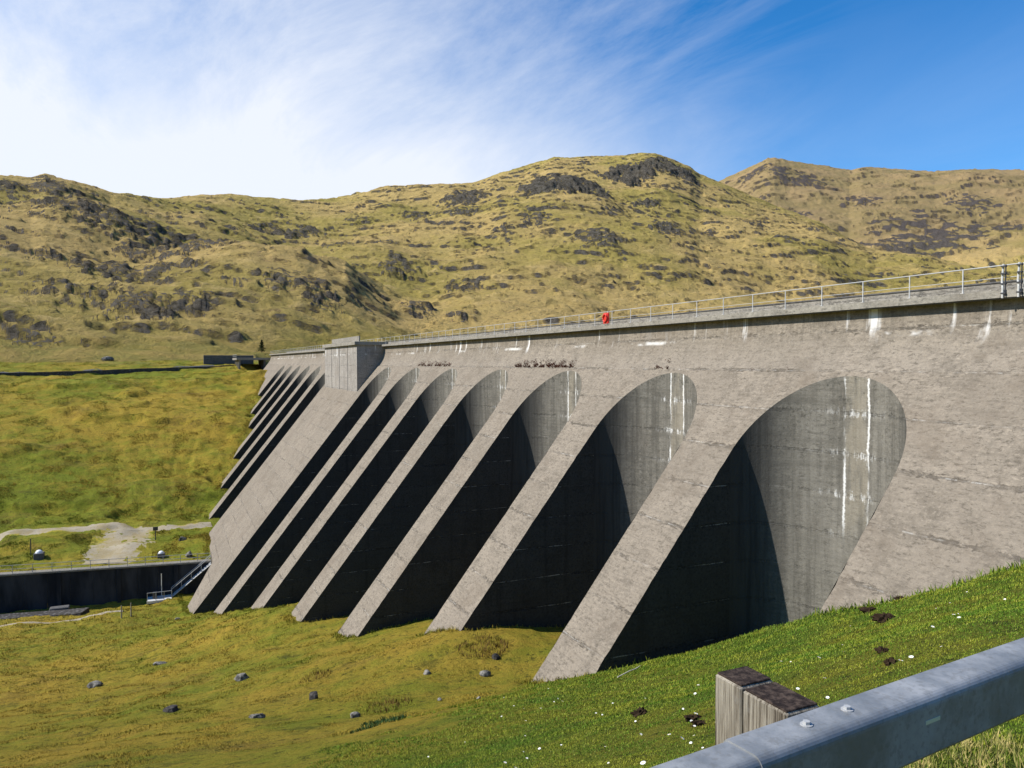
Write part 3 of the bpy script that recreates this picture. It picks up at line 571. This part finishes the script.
def stone_wall(name, pts, h, th, lab, step=1.2, mt=STONE, seed=0, sink=1.0):
    mb = MB(); P = []
    for (x0, y0), (x1, y1) in zip(pts, pts[1:]):
        k = max(1, int(math.hypot(x1-x0, y1-y0)/step)); P += [(x0+(x1-x0)*i/k, y0+(y1-y0)*i/k) for i in range(k)]
    P.append(pts[-1]); r = random.Random(seed); secs = []
    for i, (x, y) in enumerate(P):
        a, b = P[max(i-1, 0)], P[min(i+1, len(P)-1)]; d = math.hypot(b[0]-a[0], b[1]-a[1]); nx, ny = -(b[1]-a[1])/d*th/2, (b[0]-a[0])/d*th/2
        z = float(height(np.array([x]), np.array([y]), False)[0][0]) + (.35 if step > 1.1 else 0.); t = h*(1+r.uniform(-.08, .08)); secs.append([(x-nx*1.2, y-ny*1.2, z-sink), (x-nx, y-ny, z+t), (x+nx, y+ny, z+t*1.02), (x+nx*1.2, y+ny*1.2, z-sink)])
    for s0, s1 in zip(secs, secs[1:]):
        for j in range(3): mb.quad(s0[j], s1[j], s1[j+1], s0[j+1])
    mb.quad(*secs[0]); mb.quad(*secs[-1][::-1])
    return mb.build(name, mt, label=lab, cat='wall')
RUB, n = mat('grey_rubble'); q = n.noise(n.pos(), 1.2, 6, .8); n.out(n.mix(n.rng(q, .4, .6), (.06, .055, .05), (.36, .35, .33)), .95, n.bump(q, 1., .4), spec=.1)
stone_wall('stone_wall', [(236, 90), (235, 60), (234.5, 40), (236, 15), (238, 0), (240, -12), (243, -20)], 0.7, .7, 'long low dark stone wall along the far road across the green slope', seed=1)
ASPH, n = mat('asphalt'); n.out(n.mix(n.noise(n.pos(), 3, 5), (.05, .05, .05), (.09, .085, .08)), .9)
ribbon('road', [(240.5, 90, 4), (239.5, 60, 4), (239, 40, 4), (240.5, 15, 4), (242.5, 0, 4), (245, -12, 4)], ASPH, .12, 1.5)
# pine beside the deck
BARK, n = mat('bark'); n.out((.07, .05, .035), .95)
PINE, n = mat('pine_needles'); n.out(n.mix(n.noise(n.pos(), 1.5, 3), (.012, .022, .010), (.03, .05, .015)), .9, spec=.1)
tr = empty('conifer', (300, -31.5, gz(300, -31.5)), label='small dark lone conifer on the hillside above the far end of the dam', cat='tree')
MB().tube([(0, 0, -.5), (0, 0, 4.6)], [.18, .03], 6).build('trunk', BARK, tr)
rs = np.random.RandomState(9); t = rs.uniform(0, 1, 900); a = rs.uniform(0, 6.28, 900); rr = (1-t)*1.7*rs.uniform(.2, 1, 900)*(1+.3*np.sin(t*28))
o = tuft_mesh('crown', np.stack([rr*np.cos(a), rr*np.sin(a), .6+t*4.4], 1), .25, .6, .10, PINE, (0, 0, .15), 4); o.parent = tr

# ------------------------------------------------------------------ stilling basin wall, stairs, small fittings
sw = empty('channel_wall', (116, 10, -30), label='dark concrete wall of the channel at the foot of the dam', cat='wall')
def zt(y): return -28.0 + (y+5.3)*.0345
mb = MB(); ys = np.linspace(-6.2, 70, 30)
for a, b in zip(ys, ys[1:]):
    b_ = b-.01
    mb.quad((115.3, a, zt(a)), (115.3, a, -36), (115.3, b_, -36), (115.3, b_, zt(b_))); mb.quad((115.3, a, zt(a)), (115.3, b_, zt(b_)), (116.4, b_, zt(b_)), (116.4, a, zt(a)))
    mb.quad((116.4, a, zt(a)), (116.4, b_, zt(b_)), (116.4, b_, -36), (116.4, a, -36))
CON_WALL, n = mat('channel_concrete'); q = n.noise(n.mapv(n.pos(), (1, .6, .15)), 1., 5, .6); n.out(n.mix(n.rng(q, .35, .7), (.02, .022, .026), (.055, .058, .065)), .95, spec=.1)
rpart('wall_face', mb, CON_WALL, sw)
mb = MB(); mb.prism([(0, 0)]*3, 'x', 0, 0) if False else None
for a, b in zip(ys, ys[1:]):
    z = max(zt(a), zt(b)); mb.quad((115.15, a, zt(a)+.20), (115.15, a, zt(a)), (115.15, b, zt(b)), (115.15, b, zt(b)+.20)); mb.quad((115.15, a, zt(a)+.20), (115.15, b, zt(b)+.20), (116.5, b, zt(b)+.20), (116.5, a, zt(a)+.20))
    mb.quad((116.5, a, zt(a)+.2), (116.5, b, zt(b)+.2), (116.5, b, zt(b)), (116.5, a, zt(a)))
rpart('coping', mb, concrete('coping_concrete', (.27, .25, .21)), sw)
for i, y in enumerate((-.5, 6.5, 13.5, 21)): rpart('pilaster', MB().box(115.08, 115.3, y-.25, y+.25, -36, zt(y)-.02), CON_WALL, sw)
wr = empty('channel_railing', (115.6, 0, -28), label='thin steel railing on top of the channel wall', cat='railing')
for dz in (1.25, .75): rpart('rail', MB().tube([(115.6, y, zt(y)+.2+dz-.2) for y in (-6, 20, 45, 69)], .035, 5), GALV, wr)
p0 = None
for i in range(34):
    y = -5.5+i*2.2
    if p0 is None: p0 = MB().tube([(0, 0, 0), (0, 0, 1.08)], .04, 5).build('post', GALV); o = p0
    else: o = p0.copy(); C.collection.objects.link(o)
    o.parent = wr; o.location = (0, y, zt(y)+.2+28)
# staircase down the wall
st = empty('metal_staircase', (114.6, -5, -28), label='steep steel staircase from the wall top down to the small platform beside the dam', cat='staircase')
A, Bp = np.array([114.6, -5.0, -27.95]), np.array([114.6, .1, -32.0])
for dx in (-.45, .45):
    rpart('stringer', MB().tube([A+[dx, 0, 0], Bp+[dx, 0, 0]], .08, 4), GALV, st)
    rpart('handrail', MB().tube([A+[dx, 0, 1.1], Bp+[dx, 0, 1.1]], .045, 5), GALV, st)
    for k in range(5): q = A+(Bp-A)*k/4+[dx, 0, 0]; rpart('baluster', MB().tube([q, q+[0, 0, 1.1]], .03, 5), GALV, st)
for k in range(17): q = A+(Bp-A)*(k+.5)/17; rpart('tread', MB().box(114.15, 115.05, q[1]-.13, q[1]+.13, q[2]-.02, q[2]+.02), GALV, st)
pf = empty('gauge_platform', (114.2, 1.6, -32.1), label='small pale steel platform with posts at the bottom of the staircase', cat='platform')
PALE = metal('pale_galvanised_steel', (.62, .62, .6), .6, .2)
rpart('deck', MB().box(112.8, 115., .0, 3.1, -32.15, -31.8, .02), PALE, pf)
for x, y in ((112.9, .1), (112.9, 3.0), (114.9, .1), (114.9, 3.)): rpart('leg', MB().box(x-.06, x+.06, y-.06, y+.06, -34.5, -32.152), DARKM, pf)
for y in (.05, 1.0, 2.0, 3.05): rpart('post', MB().tube([(112.85, y, -31.8), (112.85, y, -30.7)], .04, 5), GALV, pf)
rpart('rail', MB().tube([(112.85, .05, -30.7), (112.85, 3.05, -30.7)], .04, 5), GALV, pf)
rpart('mast', MB().tube([(114.2, 1.3, -31.8), (114.2, 1.3, -28.6)], .05, 6), PALE, pf)
rpart('gauge_box', MB().box(113.6, 114.1, 1.9, 2.4, -31.8, -30.9, .03), DARKM, pf)
# fittings on the plateau
WHT, n = mat('white_fibreglass'); n.out((.78, .79, .80), .5)
def kiosk(x, y, lab, sc=1.):
    z = gz(x, y); k = empty('instrument_box', (x, y, z-.05), label=lab, cat='box')
    MB().box(-.8*sc, .8*sc, -.8*sc, .8*sc, -.4, 1.0*sc, .04).build('base', CON_DARK, k)
    d = MB(); rings = 5; m_ = 14
    for i in range(rings):
        a0, a1 = math.pi/2*i/rings, math.pi/2*(i+1)/rings
        for j in range(m_):
            p = lambda a, j: (.62*sc*math.cos(a)*math.cos(2*math.pi*j/m_), .62*sc*math.cos(a)*math.sin(2*math.pi*j/m_), 1.0*sc+.55*sc*math.sin(a))
            d.quad(p(a0, j), p(a0, j+1), p(a1, j+1), p(a1, j))
    d.build('domed_lid', WHT, k, smooth=True)
kiosk(122.8, 16.7, 'dark box with a white domed lid alone on the grass left of the gravel yard', .75)
kiosk(119.2, 1.35, 'dark box with white domed lid behind the channel wall by the stairs', .62)
def signpost(x, y, lab, h=2.0, plate=True):
    z = gz(x, y); k = empty('sign_post', (x, y, z), label=lab, cat='sign post')
    MB().tube([(0, 0, -.3), (0, 0, h)], .07, 6).build('post', DARKM, k)
    if plate: MB().box(-.04, .04, -.35, .35, h-.45, h+.1, .01).build('plate', DARKM, k)
signpost(127.5, 2.2, 'dark little sign on a post beside the gravel yard', 1.9)
signpost(124.3, 17.9, 'thin dark post beside the white domed box', 2.2, False)
WOOD, n = mat('weathered_timber'); P = n.pos(); g = n.noise(n.mapv(P, (70, 70, 2.6)), 1., 6, .7); g2 = n.noise(P, 9, 4, .7)
c = n.mix(n.rng(g, .36, .64), (.11, .09, .065), (.36, .32, .25)); c = n.mix(n.m('MULTIPLY', n.rng(g, .40, .33), .8), c, (.03, .022, .018)); c = n.mix(n.m('MULTIPLY', n.rng(g2, .5, .7), .3), c, (.26, .25, .22)); n.out(c, .9, n.bump(g, .8, .01), spec=.15)
# two weathered stakes with a cross bar in the valley bottom
for i, (x, y) in enumerate(((101.2, 5.5), (101.5, 4.5))):
    z = gz(x, y); MB().tube([(x, y, z-.4), (x, y, z+1.5+i*.1)], [.09, .06], 6).build('timber_stake', WOOD, label=['left of two short timber stakes on the valley floor', 'right of two short timber stakes on the valley floor'][i], cat='stake')
z = gz(107, 10.5); MB().box(111.6, 112.7, 12.0, 14.2, -32.5, -31.0, .08).build('concrete_block', CON_DARK, label='long dark concrete block lying at the foot of the channel wall', cat='block')
stone_wall('stone_edge', [(109, 30), (110, 20), (110.5, 14), (109, 10)], .3, 2.2, 'strip of grey rubble along the sunken channel', 1., STONE, 5)
ribbon('track', [(103.5, 30, .9), (104.0, 18, .9), (104.2, 10, .8), (103.8, 5.5, .6)], GRAVEL, .12, .8, 3)

# ------------------------------------------------------------------ boulders
ROCKM, n = mat('boulder_rock'); f = n.noise(n.pos(), 3., 6, .75); n.out(n.mix(n.rng(f, .36, .66), (.04, .038, .034), (.30, .28, .24)), .95, n.bump(f, .8, .08), spec=.1)
ROCKD, n = mat('dark_boulder_rock'); f = n.noise(n.pos(), 4., 6, .75); n.out(n.mix(n.rng(f, .36, .66), (.02, .02, .02), (.10, .09, .08)), .95, n.bump(f, .8, .08), spec=.1)
def boulder(x, y, sx, sy, sz, lab, seed, mt=ROCKM, cat='boulder', name='boulder'):
    nu, nv_ = 20, 14; u, v = np.meshgrid(np.linspace(0, 2*np.pi, nu+1), np.linspace(0, np.pi, nv_), indexing='ij')
    D = np.stack([np.cos(u)*np.sin(v), np.sin(u)*np.sin(v), np.cos(v)], -1)
    rs = np.random.RandomState(seed); r = np.ones(D.shape[:2])
    for _ in range(9):
        nn = rs.normal(size=3); nn /= np.linalg.norm(nn); d = rs.uniform(.55, .85); k = D@nn; r = np.minimum(r, np.where(k > .05, d/np.maximum(k, .05), 9))
    r = r*(1 + .06*np.sin(5*D[..., 0]*2+seed)*np.cos(6*D[..., 1]))
    if name == 'molehill': r = r*(1 + .9*fbm(D[..., 0]*2.2+seed*3.1, D[..., 1]*2.2+D[..., 2], 3, .7))
    V = D*r[..., None]*np.array([sx, sy, sz]); o = link(name, grid_mesh(name, V.reshape(-1, 3), nu+1, nv_, smooth=False), mt, label=lab, cat=cat); o.location = (x, y, gz(x, y)+sz*.25); return o
BL = [(41.3,.16,.75,.55,.34,'large dark flat-topped boulder lying left of centre on the mossy slope',1,ROCKD),
 (46.9,-3.7,.55,.75,.38,'grey boulder on the mossy slope above the large dark flat one',2,ROCKM),(59,4.8,.5,.8,.35,'pale flat boulder in rough brown grass towards the left of the slope',3,ROCKM),
 (65.2,.93,.5,.8,.3,'low grey boulder on the slope below the feet of the leftmost buttresses',4,ROCKM),(35.6,-5.9,.42,.38,.42,'upright dark boulder between brown tussocks on the slope',5,ROCKD),
 (32.5,-3.1,.3,.55,.25,'small pale boulder right of the large dark flat one',6,ROCKM),(28.4,-6.2,.28,.3,.22,'light grey boulder beside the dark green rush clump',7,ROCKM),
 (33.3,-13.4,.3,.45,.28,'pale boulder at the foot of the nearest slanting buttress',8,ROCKM),(35,-14.7,.35,.28,.3,'dark brown boulder left of the nearest slanting buttress foot',9,ROCKD),
 (34.9,-11.1,.28,.32,.25,'white speckled boulder left of the pale one at the buttress foot',10,ROCKM),(118,-2.25,.6,.6,.75,'cream rounded boulder on the grass behind the top of the staircase',12,ROCKM),
 (124.4,-1.4,.5,.8,.6,'pale boulder on dark turf behind the domed box near the stairs',13,ROCKM),(261,16.9,1.1,2.2,1.2,'pale boulder on the green bench above the long road wall',14,ROCKM),
 (26.4,-10.4,.12,.16,.1,'little white stone on the bank below the nearest buttress',15,ROCKM),(28.6,-9.6,.15,.15,.12,'little grey stone left of the little white one on the bank',16,ROCKM),
 (97.5,-.6,.35,.5,.35,'white block lying at the bottom of the leftmost tall buttress',17,ROCKM)]
for b in BL: k_ = .72 if b[0] < 110 else .85; boulder(b[0], b[1], b[2]*k_, b[3]*k_, b[4]*k_, b[5], b[6], b[7])

# ------------------------------------------------------------------ molehills and litter on the near bank
SOIL, n = mat('dark_soil'); n.out(n.mix(n.noise(n.pos(), 20, 4), (.015, .010, .007), (.055, .035, .02)), .98, spec=.05)
MH = [(8.1,-6.2,.10,'dark clump of soil near the white daisies left of the timber post'),(10.2,-6.8,.12,'brown clump of soil nearer the dam than the daisies'),(7.4,-5.75,.09,'reddish brown clod of soil just left of the timber post'),
 (15.8,-18.3,.22,'dark soil patch closest to the recess wall on the bank'),(13.4,-16,.24,'biggest dark molehill on the bank by the dam'),(16.2,-20,.16,'small dark clod touching the dam wall'),
 (7.3,-8.7,.09,'dark clod in grass right of the timber post'),(6.5,-7.85,.09,'second dark clod right of the timber post, nearer the rail')]
MHG = []
for i, (x, y, s_, lab) in enumerate(MH): boulder(x, y, s_, s_*1.1, s_*.55, lab, 40+i, SOIL, 'molehill', 'molehill')
BONE, n = mat('bleached_wood'); n.out((.55, .5, .4), .8)
def twig(pts, lab): MB().tube([(x, y, gz(x, y)+h) for x, y, h in pts], [.018]*(len(pts)-1)+[.008], 6).build('bleached_stick', BONE, label=lab, cat='stick')
twig([(19.6,-12.2,.05),(19.9,-12.8,.12),(20.3,-13.3,.10),(20.5,-13.6,.18)], 'bleached bent stick lying in the grass below the dark recess')

# ------------------------------------------------------------------ grass (uncountable) near the camera
GRASS, n = mat('grass_blades'); P = n.pos(); q = n.noise(P, 1.1, 4, .7); q2 = n.noise(P, 25., 2)
c = n.mix(n.rng(q, .40, .62), (.10, .20, .014), (.28, .30, .025)); c = n.mix(n.m('MULTIPLY', n.rng(q2, .55, .7), .7), c, (.50, .46, .12)); c = n.mix(n.m('MULTIPLY', n.rng(q2, .48, .36), .8), c, (.025, .06, .008)); n.out(c, .8, spec=.15)
rs = np.random.RandomState(21)
def scatter(n_, r0, r1_, pw, az0=-60.5, az1=12.5):
    r = r0*(r1_/r0)**(rs.uniform(0, 1, n_)**pw); a = np.radians(rs.uniform(az0, az1, n_)); x = r*np.cos(a); y = r*np.sin(a)
    ok = (x > 2.15 + .0*y)
    return x[ok], y[ok]
def inside_dam(x, y, z): 
    return (y < -10) & (z < zface(y)) 
x, y = scatter(520000, 2.6, 40, .75); k0 = x + y + 5*fbm(x/2.5, y/2.5, 3) < 14; x = x[k0]; y = y[k0]; z = height(x, y)[0]; k = ~inside_dam(x, y, z); dens = fbm(x/1.5, y/1.5, 3) > -.7; k &= dens
P3 = np.stack([x, y, z-.005], 1)[k]
tuft_mesh('grass', P3, .010, .034, .0030, GRASS, (0, 0, .7), 5, scale=np.clip(np.hypot(P3[:, 0], P3[:, 1])/9, .8, 3.2), single=False, kind='stuff', cat='grass', label='short fresh grass blades on the near bank')
x, y = scatter(26000, 1.9, 4.5, 1., -60.5, -20); z = height(x, y)[0]; xg = rs.uniform(.6, 2.2, 16000); yg = rs.uniform(-6, .5, 16000); zg = height(xg, yg)[0]
STRAW, n = mat('dry_grass'); q = n.noise(n.pos(), 12., 3); n.out(n.mix(n.rng(q, .4, .65), (.09, .13, .015), (.46, .37, .14)), .85, spec=.1)
tuft_mesh('verge_grass', np.concatenate([np.stack([x, y, z], 1), np.stack([xg, yg, zg], 1)[yg < -.6]]), .03, .10, .0025, STRAW, (0, 0, .8), 6, kind='stuff', cat='grass', label='straw coloured verge grass under the guardrail')
# tussocks on the slope and the valley floor
TUS, n = mat('tussock_grass'); P = n.pos(); q = n.m('ADD', n.m('MULTIPLY', n.noise(P, .035, 5, .6), .6), n.m('MULTIPLY', n.noise(n.mapv(P, (1.5, 1, 1)), .20, 10, .76), .5)); c = n.mix(n.rng(q, .47, .63), (.17, .195, .018), (.37, .255, .038)); c = n.mix(n.m('MULTIPLY', n.rng(n.noise(n.mapv(P, (1.6, .8, 1)), .10, 9, .78), .53, .66), .5), c, (.18, .11, .03)); hf = n.noise(P, 5, 3, .8); c = n.mix(n.m('MULTIPLY', n.rng(hf, .5, .36), .8), c, (.045, .055, .010)); c = n.mix(n.m('MULTIPLY', n.rng(hf, .54, .68), .45), c, (.44, .36, .08)); sxx = n.add('ShaderNodeSeparateXYZ', {0: P}).outputs; c = n.mix(n.m('MULTIPLY', n.rng(n.m('ADD', n.m('ADD', sxx[0], sxx[1]), n.m('MULTIPLY', q, 10.)), 20., 13.), .9), c, n.mix(n.rng(hf, .4, .6), (.07, .15, .012), (.20, .24, .02))); n.out(c, .9, spec=.1)
x, y = scatter(420000, 24, 118, .9, -42, 12.5); z = height(x, y)[0]; k = ~inside_dam(x, y, z) & (fbm(x/3.+7, y/3., 3) > -.45) & (x < 113); s_ = .6
tuft_mesh('tussocks', np.stack([x, y, z-.02], 1)[k], .05, .13, .016, TUS, (0, 0, .6), 7, scale=np.clip(np.hypot(x, y)/55, .6, 1.8)[k]*(.6+.9*ss(-.3, .5, fbm(x/2.2, y/2.2, 3)))[k], single=True, kind='stuff', cat='grass', label='tawny rough grass on the slope and valley floor')
x, y = scatter(420000, 119, 262, 1., -7.5, 12.5); z = height(x, y)[0]; k = ~inside_dam(x, y, z) & (x > 117.5) & (fbm(x/9.+2, y/9., 3) > -.35) & ~((x > 132) & (x < 137.5)) & ~((x < 134) & (np.abs(y-6.8) < 4.2))
sc_ = (.55 + .9*ss(-.2, .5, fbm(x/4., y/4., 3)))
tuft_mesh('hill_grass', np.stack([x, y, z-.02], 1)[k], .09, .22, .035, TUS, (0, 0, .6), 17, scale=sc_[k], single=True, kind='stuff', cat='grass', label='rough moor grass on the slope beyond the channel')
# rush clumps
RUSH, n = mat('rushes'); n.out(n.mix(n.noise(n.pos(), 4, 3), (.02, .06, .02), (.06, .12, .04)), .9, spec=.1)
BRN, n = mat('dead_bracken'); n.out(n.mix(n.noise(n.pos(), 3, 3), (.06, .035, .015), (.20, .12, .04)), .95, spec=.05)
def clump(x, y, rad, n_, h, mt, lab, seed, cat='plant', name='rush_clump'):
    r_ = np.random.RandomState(seed); a = r_.uniform(0, 6.28, n_); r = rad*np.sqrt(r_.uniform(0, 1, n_)); X = x+r*np.cos(a); Y = y+r*np.sin(a)
    tuft_mesh(name, np.stack([X, Y, height(X, Y)[0]-.02], 1), h*.5, h, .012, mt, (0, 0, .9), seed, label=lab, cat=cat)
clump(24.8, -6.4, .8, 330, .22, RUSH, 'dark bluish green rush clump on the slope near the bottom of the picture', 1)
clump(23.3, -5.4, .5, 150, .2, RUSH, 'smaller dark rush clump beside the big one', 2)
clump(36.5, -14.6, 1.5, 600, .34, BRN, 'brown dead bracken clump right beside the second buttress foot', 3, name='bracken_clump')
clump(29.5, -7.8, 1.0, 240, .25, BRN, 'brown grass clump on the slope left of the rush clump', 4, name='bracken_clump')
clump(40.5, -6.8, .9, 200, .25, BRN, 'brown clump on the slope above the upright dark boulder', 5, name='bracken_clump')

# ------------------------------------------------------------------ daisies on the near bank
PET, n = mat('white_petals'); n.out((.85, .85, .82), .6); YEL, n = mat('yellow_florets'); n.out((.75, .5, .03), .7)
DG = 'tiny white daisies in the fresh grass of the near bank'
d0 = empty('daisy', (0, 0, 0)); pm = MB()
for j in range(12):
    a = 2*math.pi*j/12; ca, sa = math.cos(a), math.sin(a); f_ = lambda r, w_, z: (r*ca-w_*sa, r*sa+w_*ca, z)
    pm.quad(f_(.007, -.003, .052), f_(.022, -.006, .056), f_(.029, 0, .055), f_(.022, .006, .056), f_(.007, .003, .052))
p1 = pm.build('petals', PET, d0); c1 = MB().tube([(0, 0, .048), (0, 0, .058)], [.009, .006], 8).build('disc', YEL, d0); s1 = MB().tube([(0, 0, -.01), (0, 0, .05)], .002, 4).build('stem', GRASS, d0)
DPOS = [(8.44,-5.6),(6.68,-4.94),(8.12,-6.24),(7.11,-5.12),(6.61,-5.08),(7.54,-10.54),(5.99,-8.95),(6.08,-8.2),(6.14,-7.78),(6.92,-7.25),(5.88,-6.21),(16.9,-8.3),(15,-5.6),(14.4,-4.6),(10.4,-5.1),(9.9,-5.2),(6.3,-4.8),(5.6,-4.4),(6.9,-5.6),(7.3,-5.6),(12.6,-7.5),(9.2,-8.3),(9.9,-9.6),(11.4,-10.8),(8.4,-11.6),(7.0,-6.9),(5.3,-5.6),(13.1,-6.1),(18.5,-9.6),(21.5,-9.3),(8.9,-7.3),(6.2,-10.2),(9.6,-6.3),(7.75,-5.9)]
rr_ = random.Random(5)
for _ in range(46):
    r_ = rr_.uniform(6, 24); a_ = math.radians(rr_.uniform(-59, -22)); x_, y_ = r_*math.cos(a_), r_*math.sin(a_)
    if x_ > 2.6 and x_ + y_ < 11 and y_ > -19 and not (y_ < -10 and gz(x_, y_) < zface(y_)+.3 and False): DPOS.append((x_, y_))
for i, (x, y) in enumerate(DPOS):
    if i == 0: o = d0
    else:
        o = d0.copy(); C.collection.objects.link(o)
        for ch in (p1, c1, s1): k_ = ch.copy(); C.collection.objects.link(k_); k_.parent = o
    s_ = rr_.uniform(.45, 1.0); o.scale = (s_, s_, s_); o.location = (x, y, gz(x, y)+.01); o.rotation_euler = (rr_.uniform(-.4, .4), rr_.uniform(-.5, .1), rr_.uniform(0, 6)); tag(o, 'tiny white daisy in the fresh grass of the near bank', 'daisy', DG)

# ------------------------------------------------------------------ guardrail (open box beam) and timber post
ZR = -1.04
gd = np.array([.159, -1.43]); gd /= np.linalg.norm(gd)
rot = math.atan2(gd[1], gd[0])
gr = empty('guardrail', (1.647, -1.093, ZR), rot, label='grey galvanised box beam guardrail crossing the bottom right corner', cat='guardrail')
# local frame: x along the rail (towards the dam), -y = road side
GAL, n = mat('galvanised_beam'); P = n.pos(); a = n.noise(P, 3.5, 6, .7); b = n.noise(n.mapv(P, (1, 1, 1)), 40, 3, .6)
c = n.mix(n.rng(a, .35, .68), (.19, .20, .205), (.36, .365, .365)); c = n.mix(n.m('MULTIPLY', n.rng(b, .50, .66), .45), c, (.17, .165, .15)); c = n.mix(n.m('MULTIPLY', n.rng(n.noise(P, 1.7, 5, .8), .60, .72), .45), c, (.20, .18, .14))
n.out(c, n.rng(a, .3, .7, .42, .6), n.bump(b, .12, .002), metal=.25, spec=.5)
def beam(x0, x1, g=0.):
    w_, h_, r_, t_ = .132+g, .19+g, .028+g, .005; outer = []
    for cx, cy, a0 in ((-w_+r_, g-r_, math.pi), ):
        outer += [(cx + r_*math.cos(a0 - math.pi/2*i/6), cy + r_*math.sin(a0 - math.pi/2*i/6)) for i in range(7)]
    pr = [(-w_+.045, -h_+g+t_), (-w_+.045, -h_+g), (-w_+.012, -h_+g), (-w_, -h_+g+.015)] + outer + [(-.012+g, g), (g, -.012+g), (g, -h_+g), (-t_, -h_+g), (-t_, -.018), (-.018, -t_)] + [(-w_+r_, -t_), (-w_+t_*2, -r_), (-w_+t_, -h_+.02), (-w_+.012, -h_+g+t_)]
    return MB().prism([(p, q + 0.) for p, q in pr], 'x', x0, x1)
SPL = .50
bm = beam(-1.6, SPL, 0.); bo = bm.build('beam', GAL, gr)
bm2 = beam(SPL-.20, 6.5, .004); bm2.build('beam', GAL, gr)
def bolt(x, y):
    mb = MB(); mb.tube([(x, y, .004), (x, y, .0065)], .018, 14).tube([(x, y, .0065), (x, y, .015)], .011, 6); mb.build('bolt', GALV, gr)
bolt(.56, -.063); bolt(.745, -.060)
for x in (1.02, 2.4, 3.8): MB().box(x, x+.075, -.1375, -.1355, -.078, -.066).build('slot', metal('slot_glint', (.75, .7, .45), .6, .0) if x < 1.1 else GALV, gr)  # pale yellow of the first slot is a painted reflection
for x in (3.2, ): 
    MB().box(x-.075, x+.075, .012, .15, -.8, .0, .008).build('support_post', WOOD, gr)
# timber post just behind the rail
tp = empty('timber_post', (1.90, -1.73, -1.7), math.radians(1.5), label='weathered split timber post topped dark, standing just behind the guardrail', cat='post')
ENDG, n = mat('dark_end_grain'); n.out(n.mix(n.rng(n.noise(n.pos(), 30, 5, .75), .4, .66), (.018, .012, .010), (.085, .06, .045)), .9, n.bump(n.noise(n.pos(), 60, 4), .6, .004), spec=.15)
def timber(name, x0, x1, ztop, lean):
    def prof_(z): return z
    mb = MB(); mb.box(x0, x1, -.07, .07, -.3, ztop-.004, .006); o = mb.build(name, WOOD, tp); MB().box(x0+.006, x1-.006, -.064, .064, ztop-.0035, ztop+.002, .002).build('end_grain', ENDG, o); return o
timber('post_timber', .028, .155, .665, 0); timber('spacer_timber', -.165, .022, .660, 0)


# rough grass growing against the feet of the buttresses and in the recess mouths
pts = []
rs = np.random.RandomState(77)
for x in np.arange(8, 215, .05):
    ph = (x - C0 + BAY/2) % BAY - BAY/2; k_ = round((x-C0)/BAY)
    if abs(ph) < PRX and k_ in NPOCK: continue
    ys_ = np.linspace(-25, 1, 60); g = height(np.full(60, x), ys_)[0]; d_ = g - zface(ys_); i = np.argmax(d_ > 0)
    if d_[i] > 0: pts += [(x+rs.uniform(-.05, .05), ys_[i]+rs.uniform(-.15, .55), 0) for _ in range(4)]
for k_ in NPOCK:
    for sd in (-1, 1):
        y0_ = YA+PRY; ys_ = np.linspace(y0_, 1, 90); xx_ = C0+k_*BAY+sd*(PRX-.05); g = height(np.full(90, xx_), ys_)[0]; ok = g < zface(ys_)
        for y in ys_[ok]:
            pts += [(xx_-sd*rs.uniform(0, .5), y+rs.uniform(-.1, .1), 0) for _ in range(6)]
pts = np.array(pts); pts[:, 2] = height(pts[:, 0], pts[:, 1])[0]-.03
tuft_mesh('foot_grass', pts, .08, .34, .018, TUS, (0, .1, .8), 8, kind='stuff', cat='grass', label='rough grass along the feet of the dam buttresses')
